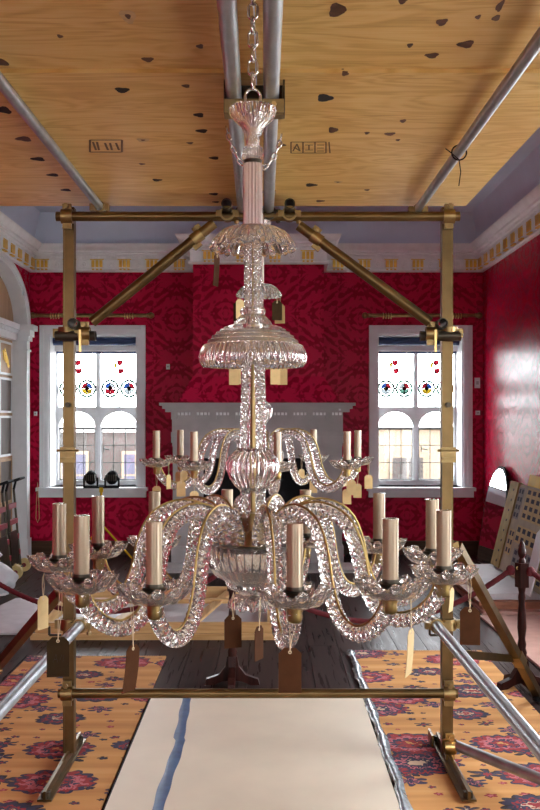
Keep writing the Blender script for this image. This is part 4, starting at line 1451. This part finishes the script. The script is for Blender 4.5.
def paper_tag(label, group, top, hang, w_, h, yaw, mat, curl=0.0, marks=False):
    """card hanging by a string from `hang`; `top` is the middle of the card's upper edge"""
    top, hang = Vector(top), Vector(hang)
    r = tag(empty('paper_tag', tuple(top - Vector((0, 0, h))), yaw), label, 'tag', group)
    m = MB()
    c = w_ * 0.24
    outl = [(-w_ / 2 + c, h), (w_ / 2 - c, h), (w_ / 2, h - c)]
    n = 8
    right = [(w_ / 2, (h - c) * (1 - k / n)) for k in range(1, n + 1)]
    left = [(-w_ / 2, (h - c) * (k / n)) for k in range(0, n + 1)]
    poly = outl + right + left
    zbend = lambda v: curl * ((h - v) / h) ** 2
    nn = len(poly)
    rows = [h, h - c] + [(h - c) * (1 - k / n) for k in range(1, n + 1)]
    vs, fs = [], []
    for v in rows:
        hw = w_ / 2 - c if v == h else w_ / 2
        for y in (-0.0006, 0.0006):
            vs += [(-hw, y + zbend(v), v), (hw, y + zbend(v), v)]
    for i in range(len(rows) - 1):
        a, b = i * 4, i * 4 + 4
        fs += [(a, a + 1, b + 1, b), (a + 3, a + 2, b + 2, b + 3), (a + 2, a, b, b + 2), (a + 1, a + 3, b + 3, b + 1)]
    fs += [(2, 3, 1, 0), (len(vs) - 4, len(vs) - 3, len(vs) - 1, len(vs) - 2)]
    m.add(vs, fs)
    m.build('card', mat, r)
    MB().lathe([(0.0035, -0.001), (0.0035, 0.001), (0.0018, 0.001), (0.0018, -0.001)], 12, closed=True).build('eyelet', 'string', r, (0, 0, h - c * 0.75), 30, (PI / 2, 0, 0))
    loc = hang - (top - Vector((0, 0, h)))
    loc.rotate(Matrix.Rotation(-yaw, 3, 'Z'))
    e = Vector((0, -0.001, h - c * 0.75))
    st = MB()
    st.tube([loc + Vector((0.002, 0, 0)), (loc * 0.6 + e * 0.4) + Vector((0.004, 0, 0)), e], 0.0007, 5)
    st.tube([loc + Vector((-0.002, 0, 0)), (loc * 0.6 + e * 0.4) + Vector((-0.003, 0, 0)), e], 0.0007, 5)
    st.tube([loc + Vector((-0.002, 0, 0)), loc + Vector((0, -0.004, 0.012)), loc + Vector((0.002, 0, 0))], 0.0007, 5)
    st.build('string', 'string', r)
    if marks:
        k = MB()
        for (a, b), (c_, d) in (((-0.010, 0.030), (-0.004, 0.046)), ((-0.004, 0.046), (-0.001, 0.030)), ((-0.008, 0.036), (-0.002, 0.036)), ((0.003, 0.032), (0.008, 0.046)), ((0.012, 0.045), (0.010, 0.030))):
            k.bar((a, -0.0009 + zbend(b), b), (c_, -0.0009 + zbend(d), d), 0.0012, 0.0006)
        k.build('pencil_writing', 'pencil', r)
    return r


G1 = 'tags on the twelve armed chandelier'
T = [  # photograph column, card top row, card bottom row, depth, width px, yaw, material, string start, label
    (58, 637, 677, 2.03, 22, 0.15, 'tag_dark', (61, 590), 'dark brown paper tag with pencil writing hanging before the bronze post', True, 0),
    (133, 645, 693, 1.93, 20, 1.0, 'tag_brown', (131, 585), 'reddish brown paper tag curling edge on between candles and post', False, 0.012),
    (233, 615, 648, 2.26, 18, 0.35, 'tag_brown', (233, 597), 'brown paper tag under the base dish above the dark stanchion', False, 0),
    (259, 626, 660, 2.25, 18, 1.1, 'tag_brown', (260, 600), 'brown paper tag turned edge on below the base dish', False, 0),
    (290, 648, 693, 1.88, 23, 0.0, 'tag_brown', (293, 604), 'dark brown paper tag crossing the lower rail below the foremost candle', False, 0),
    (411, 629, 676, 1.93, 22, 1.15, 'tag_pale', (411, 598), 'pale yellow paper tag twisted edge on above right rug', False, 0.006),
    (470, 607, 645, 2.12, 20, -0.1, 'tag_brown', (469, 570), 'dark brown paper tag hanging beside the stabiliser leg', False, 0),
    (452, 588, 612, 2.38, 14, 1.1, 'tag_pale', (450, 565), 'small pale tag beside the right post below drip pan', False, 0.004),
    (43, 596, 629, 2.28, 16, 1.1, 'tag_pale', (43, 578), 'narrow pale tag in front of the grey stabiliser leg', False, 0),
    (217, 254, 286, 2.26, 14, 1.25, 'tag_brown', (216, 249), 'slim brown tag hanging from the lobed upper canopy', False, 0.004),
]
for x, t0, b0, d, wpx, yaw, mt, (sx, sy), lab, mk, curl in T:
    k = d / 990
    paper_tag(lab, G1, px(x, t0, d), px(sx, sy, d), wpx * k, (b0 - t0) * k, yaw, mt, curl, mk)

# tags of the second chandelier: canopy, dome, drip pans
G2 = 'tags on the eight armed chandelier'
cz = z_(248) + DZ2
for a, mt, yaw, dz in ((-62, 'tag_pale', 0.7, 0.0), (-100, 'tag_dark', 0.2, 0.004), (60, 'tag_dark', 0.3, 0.006), (88, 'tag_pale', -0.3, 0.016)):
    t = math.radians(a) - PI / 2
    p = Vector((CH2[0] + 0.092 * math.cos(t), CH2[1] + 0.092 * math.sin(t), cz))
    paper_tag('%s tag hanging from small upper canopy beyond the dome, %s side' % ('pale' if mt == 'tag_pale' else 'dark brown', 'niche' if a < 0 else 'mirror'), G2, p + Vector((0, 0, -0.022 - dz)), p, 0.045, 0.085, yaw, mt)
cz = z_(364) + DZ2
for a, mt, yaw, dz in ((-75, 'tag_pale', 0.1, 0.006), (-118, 'tag_pale', 0.6, 0.0), (40, 'tag_pale', 0.2, 0.006), (66, 'tag_pale', -0.1, 0.006), (100, 'tag_pale', 0.9, 0.0)):
    t = math.radians(a) - PI / 2
    p = Vector((CH2[0] + 0.112 * math.cos(t), CH2[1] + 0.112 * math.sin(t), cz))
    paper_tag('pale manila tag hanging below the big glass dome, %s' % {-75: 'flat faced, towards the niche', -118: 'turned, towards the work light', 40: 'inner one towards the mirror', 66: 'flat faced, towards the mirror', 100: 'edge on, towards the side wall'}[a], G2, p + Vector((0, 0, -0.03 - dz)), p, 0.043, 0.088, yaw, mt)
for i, a in enumerate(A2):
    if i in (0,):
        continue
    t = math.radians(a) - PI / 2
    for j, (rr, dz, yaw, dt) in enumerate(((0.445, 0.06, 0.2, 0.0), (0.40, 0.04, 0.8, 0.09), (0.49, 0.05, -0.3, -0.07))):
        if (i + j) % 3 == 2 and i != 2:
            continue
        p = Vector((CH2[0] + rr * math.cos(t + dt), CH2[1] + rr * math.sin(t + dt), ZB + DZ2 + bz - 0.008))
        if j == 0:
            p.z -= 0.03
            p.y -= 0.02
        paper_tag('%s pale tag under far chandelier drip pan pointing %s' % (('low hung', 'inner', 'outer')[j], ('', 'at the barrier post', 'at the side wall', 'at the window by the mirror', 'at the chimneypiece', 'at the work light', 'at the niche', 'at the pine tray')[i]), G2, p + Vector((0, 0, -dz)), p, 0.036, 0.062, yaw + random.uniform(-0.4, 0.4), 'tag_pale')


# ------------------------------------------------------------------ rope barrier
def stanchion(x, y, rot, label, h):
    r = tag(empty('stanchion', (x, y, 0.0115 if 1 < x < 2 else 0.0), rot), label, 'barrier post', 'dark turned barrier posts')
    pr = [(0.0, 0.0), (0.030, 0.0), (0.030, 0.10), (0.026, 0.13), (0.030, 0.15), (0.022, 0.18), (0.026, 0.21), (0.020, 0.25), (0.027, 0.33), (0.024, 0.42), (0.018, 0.50), (0.022, 0.55), (0.018, 0.58), (0.024, 0.62)]
    m = MB().lathe([(a, 0.08 + b * (h - 0.08)) for a, b in pr] + [(0.0, 0.08 + 0.62 * (h - 0.08))], 20)
    m.build('turned_post', 'mahogany', r, smooth=40)
    zb = 0.08 + 0.62 * (h - 0.08)
    MB().box(-0.029, 0.029, -0.029, 0.029, zb, zb + 0.16 * h).build('square_block', 'mahogany', r)
    zt = zb + 0.16 * h
    MB().lathe([(0, zt), (0.020, zt), (0.022, zt + 0.015), (0.014, zt + 0.03), (0.024, zt + 0.05), (0.026, zt + 0.07), (0.018, zt + 0.09), (0.020, zt + 0.10), (0.010, zt + 0.125), (0, zt + 0.135)], 20).build('finial', 'mahogany', r, smooth=40)
    for k in range(2):
        m = MB()
        for s_ in (-1, 1):
            pol = [(0.0, 0.17), (s_ * 0.03, 0.17), (s_ * 0.04, 0.11), (s_ * 0.08, 0.06), (s_ * 0.155, 0.035), (s_ * 0.165, 0.0), (s_ * 0.11, 0.0), (s_ * 0.06, 0.02), (0.0, 0.03)]
            if s_ < 0:
                pol = pol[::-1]
            m.prism(pol, (lambda u, v, q: (u, q, v)) if k == 0 else (lambda u, v, q: (q, u, v)), -0.02, 0.02)
        m.build('foot', 'mahogany', r)
    m = MB()
    m.tube([(0.036 * math.cos(t), 0, zt - 0.03 + 0.012 * math.sin(t)) for t in [2 * PI * i / 16 for i in range(16)]], 0.004, 6, closed=True)
    m.build('rope_ring', 'brass', r, smooth=40)
    return Vector((x, y, zt - 0.03))


sA = stanchion(-0.215, 5.95, 0.0, 'dark turned wooden barrier post below the chandelier base dish', 0.86)
sB = stanchion(1.50, 5.85, 0.35, 'dark turned wooden barrier post standing by the leaning facade panel', 0.90)
sC = stanchion(-2.1, 6.6, 0.2, 'dark turned wooden barrier post beside the niche wall', 0.86)
sD = stanchion(2.33, 4.7, 0.2, 'dark turned wooden barrier post against the side wall', 0.86)


def barrier_rope(a, b, sag, label, r=0.017):
    mid = (a + b) / 2
    o = tag(empty('barrier_rope', tuple(mid - Vector((0, 0, sag)))), label, 'rope', 'crimson barrier ropes')
    d = (b - a).normalized()
    a2, b2 = a + d * 0.066, b - d * 0.066
    base = mid - Vector((0, 0, sag))
    pts = []
    for i in range(41):
        t = i / 40
        p = a2.lerp(b2, t)
        p.z -= sag * (1 - (2 * t - 1) ** 2)
        pts.append(p - base)
    m = MB()
    n = 10
    vs, fs = [], []
    fine = spline(pts, 0.012)
    s_ = 0
    for i, p in enumerate(fine):
        dd = (fine[min(i + 1, len(fine) - 1)] - fine[max(i - 1, 0)]).normalized()
        q = dd.cross(Vector((0, 0, 1))).normalized()
        u = q.cross(dd)
        s_ = i * 0.012
        for k in range(n):
            t = 2 * PI * k / n
            rr = r * (0.88 + 0.12 * abs(math.cos(1.5 * t + s_ * 90)))
            vs.append(p + q * rr * math.cos(t) + u * rr * math.sin(t))
        if i:
            for k in range(n):
                l = (k + 1) % n
                fs.append(((i - 1) * n + k, (i - 1) * n + l, i * n + l, i * n + k))
    m.add(vs, fs)
    m.build('cord', 'rope', o, smooth=60)
    for p in (pts[0], pts[-1]):
        MB().lathe([(0, -0.03), (0.02, -0.026), (0.027, -0.008), (0.025, 0.012), (0.014, 0.026), (0, 0.03)], 14).build('end_knob', 'rope', o, tuple(p), 40)


barrier_rope(sA, sB, 0.30, 'crimson rope sagging between the two dark barrier posts')
barrier_rope(sC, sA, 0.30, 'crimson rope sagging in front of the pine tray')
barrier_rope(sB, sD, 0.15, 'crimson rope running from barrier post to side wall')

# ------------------------------------------------------------------ pine tray, boards on the floor
tr = tag(empty('pine_tray', (-0.83, 7.9, 0)), 'low pine timber tray with white sheet inside lying on floor', 'crate')
hx, y0, y1, hh = 0.86, -0.72, 0.72, 0.115
MB().box(-hx, hx, y0, y0 + 0.035, 0.002, hh).build('front_board', 'pine', tr)
MB().box(-hx, hx, y1 - 0.035, y1, 0.002, hh + 0.02).build('back_board', 'pine', tr)
for s_ in (-1, 1):
    a, b = sorted((s_ * hx, s_ * (hx - 0.035)))
    MB().box(a, b, y0 + 0.035, y1 - 0.035, 0.002, hh).build('end_board', 'pine_y', tr)
MB().box(-hx + 0.035, hx - 0.035, y0 + 0.035, y1 - 0.035, 0.002, 0.02).build('base_panel', 'white_sheet', tr)
for x in (-0.30, 0.28):
    MB().bar((x, y0 + 0.05, 0.10), (x + 0.25, y1 - 0.06, 0.125), 0.07, 0.02).build('cross_batten', 'pine_y', tr)
MB().box(-hx + 0.1, hx - 0.05, 0.1, 0.17, 0.10, 0.135).build('long_batten', 'pine', tr)
MB().box(-hx - 0.02, hx + 0.05, y0 - 0.06, y0 - 0.022, 0.002, 0.045).build('runner', 'pine', tr)
tag(MB().prism([(-0.36, -0.7), (0.30, -0.7), (0.36, 0.72), (-0.16, 0.72)], lambda u, v, q: (u, v, q), 0.001, 0.014).build('white_board', 'white_sheet', None, (-2.06, 8.0, 0)), 'flat white board lying on floorboards beside the pine tray', 'board')

# stack of boards on the right
lay = [('white_board', 'pinkboard', 0.03, 'pinkish board at the bottom of the stack under facade panel', 1.74, 8.02),
       ('plywood_board', 'redboard', 0.035, 'reddish plywood board second in the stack under facade panel', 1.76, 8.12),
       ('plywood_board', 'redboard', 0.03, 'reddish plywood board third in the stack under facade panel', 1.73, 8.10),
       ('white_board', 'white_sheet', 0.055, 'thick white board on top of the stack under facade panel', 1.80, 8.18)]
z = 0.0015
for nm, mt, th, lab, x0, y0_ in lay:
    o = MB().box(x0, 2.48, y0_, 9.85, 0, th - 0.003).build(nm, mt, None, (0, 0, z))
    bv = o.modifiers.new('edge', 'BEVEL')
    bv.width = 0.003
    tag(o, lab, 'board', 'boards stacked by the side wall')
    z += th
STK = z
o = MB().prism([(1.74, 6.0), (2.48, 6.0), (2.48, 7.95), (1.70, 7.95)], lambda u, v, q: (u, v, q), 0.001, 0.016).build('pink_board', 'pinkboard')
tag(o, 'flat pinkish board on the floor before the stack', 'board')

# leaning panel with printed facade
pn = tag(empty('facade_panel', (2.20, 9.05, STK + 0.016)), 'tall panel printed with building facades leaning over stacked boards', 'panel')
pn.rotation_euler = (0, math.radians(14), 0)
PH = 0.83
MB().box(0, 0.03, -1.05, 0.38, 0, PH).build('backing', 'print_paper', pn)
MB().box(-0.012, 0.03, 0.38, 0.69, 0, PH + 0.01).build('edge_strip', 'tan_strip', pn)
for k in range(8):
    MB().cyl((-0.012, 0.50, 0.06 + k * 0.1), (-0.016, 0.50, 0.06 + k * 0.1), 0.012, 8).build('stud', 'print_dark', pn)
bl = [(0.34, 0.16, 0.50, 0.80, 'print_grey', 2, 4), (0.06, -0.62, 0.52, 0.81, 'print_cream', 4, 4), (0.10, -0.58, 0.30, 0.46, 'print_cream', 4, 2), (0.32, 0.14, 0.16, 0.40, 'print_cream', 2, 3),
      (0.02, -0.60, 0.04, 0.25, 'print_grey', 4, 3), (-0.66, -1.02, 0.34, 0.78, 'print_grey', 2, 6), (-0.64, -1.02, 0.04, 0.28, 'print_cream', 2, 4)]
for a, b, c_, d, mt, nx, nz in bl:
    f = MB().box(-0.002, 0.0, b, a, c_, d).build('printed_facade', mt, pn)
    for i in range(nx):
        for j in range(nz):
            yy, zz = b + (a - b) * (i + 0.22) / nx, c_ + (d - c_) * (j + 0.25) / nz
            MB().box(-0.003, -0.002, yy, yy + (a - b) / nx * 0.58, zz, zz + (d - c_) / nz * 0.55).build('printed_window', 'print_dark', f)
yc = tag(MB().box(-0.006, 0.006, -0.9, 0.42, 0, 0.93).build('yellow_card', 'yellow', None, (2.285, 8.98, STK + 0.004)), 'yellow card showing above the leaning facade panel', 'card')
yc.rotation_euler = (0, math.radians(13.0), 0)
wp = tag(MB().prism([(-0.12, 0.0), (0.10, 0.0), (0.12, 0.50), (0.02, 0.56), (-0.10, 0.50)], lambda u, v, q: (q, u, v), 0, 0.012).build('white_card', 'white', None, (2.115, 8.12, STK + 0.004)), 'white card leaning on the facade panel', 'card')
wp.rotation_euler = (0, math.radians(14), 0)

# arched mirror
mr = tag(empty('arched_mirror', (2.30, 10.5, 0.004)), 'arch topped mirror with dark frame leaning on the crimson wall', 'mirror')
mr.rotation_euler = (0, math.radians(9), 0)


def arch_poly(hw, h):
    return [(-hw, 0), (hw, 0)] + [(hw * math.cos(PI * k / 20), h - hw * 0.9 + hw * 0.9 * math.sin(PI * k / 20)) for k in range(21)]


MB().prism(arch_poly(0.46, 1.10), lambda u, v, q: (q, u, v), 0.0, 0.022).build('frame', 'black', mr)
MB().prism([(a, b + 0.02) for a, b in arch_poly(0.43, 1.05)], lambda u, v, q: (q, u, v), -0.003, 0.001).build('glass', 'mirror', mr)


# ------------------------------------------------------------------ work light by the left window
wl = tag(empty('work_light', (-1.86, 11.05, 0)), 'twin headed black work light on yellow tripod before the window', 'work light')
MB().cyl((0, 0, 0.35), (0, 0, 0.82), 0.014, 12).build('mast', 'yellow', wl, smooth=40)
MB().cyl((0, 0, 0.30), (0, 0, 0.42), 0.024, 12).build('hub', 'black', wl, smooth=40)
for k in range(3):
    t = 2 * PI * k / 3 + 0.5
    MB().cyl((0.015 * math.cos(t), 0.015 * math.sin(t), 0.40), (0.36 * math.cos(t), 0.36 * math.sin(t), 0.012), 0.011, 10).build('leg', 'yellow', wl, smooth=40)
MB().box(-0.20, 0.20, -0.012, 0.012, 0.815, 0.832).build('cross_bar', 'black', wl)
MB().box(-0.02, 0.02, -0.02, 0.02, 0.77, 0.825).build('mast_clamp', 'yellow', wl)
for s_ in (-1, 1):
    h = empty('lamp_head', (s_ * 0.118, 0, 0.935), parent=wl)
    m = MB()
    m.lathe([(0, -0.085), (0.03, -0.08), (0.055, -0.055), (0.066, -0.02), (0.068, 0.04), (0.060, 0.05), (0, 0.045)], 16)
    m.v = [(x_ * 0.95, z__, y_ * 1.2) for x_, y_, z__ in m.v]
    m.build('reflector_housing', 'black', h)
    m = MB()
    for k in range(6):
        m.box(-0.060 + k * 0.022, -0.052 + k * 0.022, -0.092, -0.05, -0.035, 0.035)
    m.build('cooling_fins', 'dark_metal', h)
    m = MB()
    m.bar((-0.075, 0, 0.0), (-0.075, 0, -0.10), 0.01, 0.02).bar((0.075, 0, 0.0), (0.075, 0, -0.10), 0.01, 0.02).bar((-0.08, 0, -0.098), (0.08, 0, -0.098), 0.02, 0.012)
    m.build('yoke', 'black', h)

# blind cord loop
m = MB()
m.tube([(0, 0, 0.0), (-0.012, 0, -0.2), (-0.02, 0, -0.42), (0, 0, -0.47), (0.02, 0, -0.42), (0.012, 0, -0.2)], 0.004, 6, closed=True)
tag(m.build('blind_cord', 'cream_wheel', None, (-2.665, YB - 0.145, 0.86), 60), 'looped cream blind cord beside the window sill', 'cord')


# ------------------------------------------------------------------ folding trolleys and white bag at the left
def trolley(x, y, lean, label):
    r = tag(empty('folding_trolley', (x, y, 0)), label, 'trolley', 'folding trolleys leaning by the arch')
    k = math.tan(lean)
    P2 = lambda u, z, q=0: (-(z * k) + q, u, z)
    for s_ in (-1, 1):
        MB().tube([P2(s_ * 0.15, 0.08), P2(s_ * 0.15, 0.5), P2(s_ * 0.15, 0.86)], 0.012, 8).build('side_tube', 'dark_metal', r, smooth=40)
        MB().lathe([(0, -0.016), (0.03, -0.016), (0.062, -0.018), (0.070, -0.012), (0.070, 0.012), (0.062, 0.018), (0.03, 0.016), (0, 0.016)], 24).build('wheel', 'cream_wheel', r, (0.02, s_ * 0.20, 0.0705), 40, (PI / 2, 0, 0))
        MB().lathe([(0, -0.02), (0.022, -0.02), (0.022, 0.02), (0, 0.02)], 16).build('hub_cap', 'red', r, (0.02, s_ * 0.20, 0.0705), 40, (PI / 2, 0, 0))
    MB().cyl((0.02, -0.2, 0.0705), (0.02, 0.2, 0.0705), 0.008, 8).build('axle', 'dark_metal', r)
    MB().tube([P2(-0.15, 0.86), P2(-0.15, 0.95, 0.03), P2(-0.1, 0.985, 0.13), P2(0.1, 0.985, 0.13), P2(0.15, 0.95, 0.03), P2(0.15, 0.86)], 0.013, 8).build('handle', 'black', r, smooth=40)
    for z in (0.22, 0.38, 0.54, 0.70):
        MB().bar(P2(-0.15, z), P2(0.15, z), 0.03, 0.05).build('crossbar', 'red', r)
    MB().bar(P2(-0.14, 0.12, 0.03), P2(-0.14, 0.46, 0.03), 0.28, 0.012, up=(1, 0, 0)).build('folded_toe_plate', 'dark_metal', r)
    return r


trolley(-2.56, 10.12, 0.09, 'dark folding trolley with red crossbars and cream wheels nearest the back wall')
trolley(-2.52, 9.62, 0.12, 'dark folding trolley with red crossbars and cream wheels next to white bag')

m = MB()
vs, fs = [], []
nu, nv = 28, 16
for j in range(nv + 1):
    v = j / nv
    for i in range(nu):
        u = 2 * PI * i / nu
        rr = 0.19 * math.sin(PI * min(0.985, 0.08 + v * 0.92)) ** 0.7 if v > 0 else 0.12
        rr *= 1 + 0.13 * math.sin(5 * u + 4 * v) * math.sin(3 * v * PI) + 0.07 * math.sin(9 * u - 7 * v)
        vs.append((rr * math.cos(u), rr * 0.9 * math.sin(u), 0.004 + 0.30 * v + 0.012 * math.sin(4 * u) * v))
for j in range(nv):
    for i in range(nu):
        l = (i + 1) % nu
        fs.append((j * nu + i, j * nu + l, (j + 1) * nu + l, (j + 1) * nu + i))
fs += [tuple(range(nu))[::-1], tuple(nv * nu + i for i in range(nu))]
m.add(vs, fs)
bag = tag(empty('plastic_bag', (-2.47, 8.95, 0)), 'crumpled white plastic bag slumped on the dark floor', 'bag')
m.build('sack', 'white_sheet', bag, smooth=60)
m = MB()
for s_ in (-1, 1):
    m.prism([(s_ * 0.0, 0.29), (s_ * 0.07, 0.36), (s_ * 0.03, 0.40), (s_ * -0.01, 0.33)][::s_], lambda u, v, q: (u, q, v), -0.006, 0.006)
m.build('knotted_ears', 'white_sheet', bag)
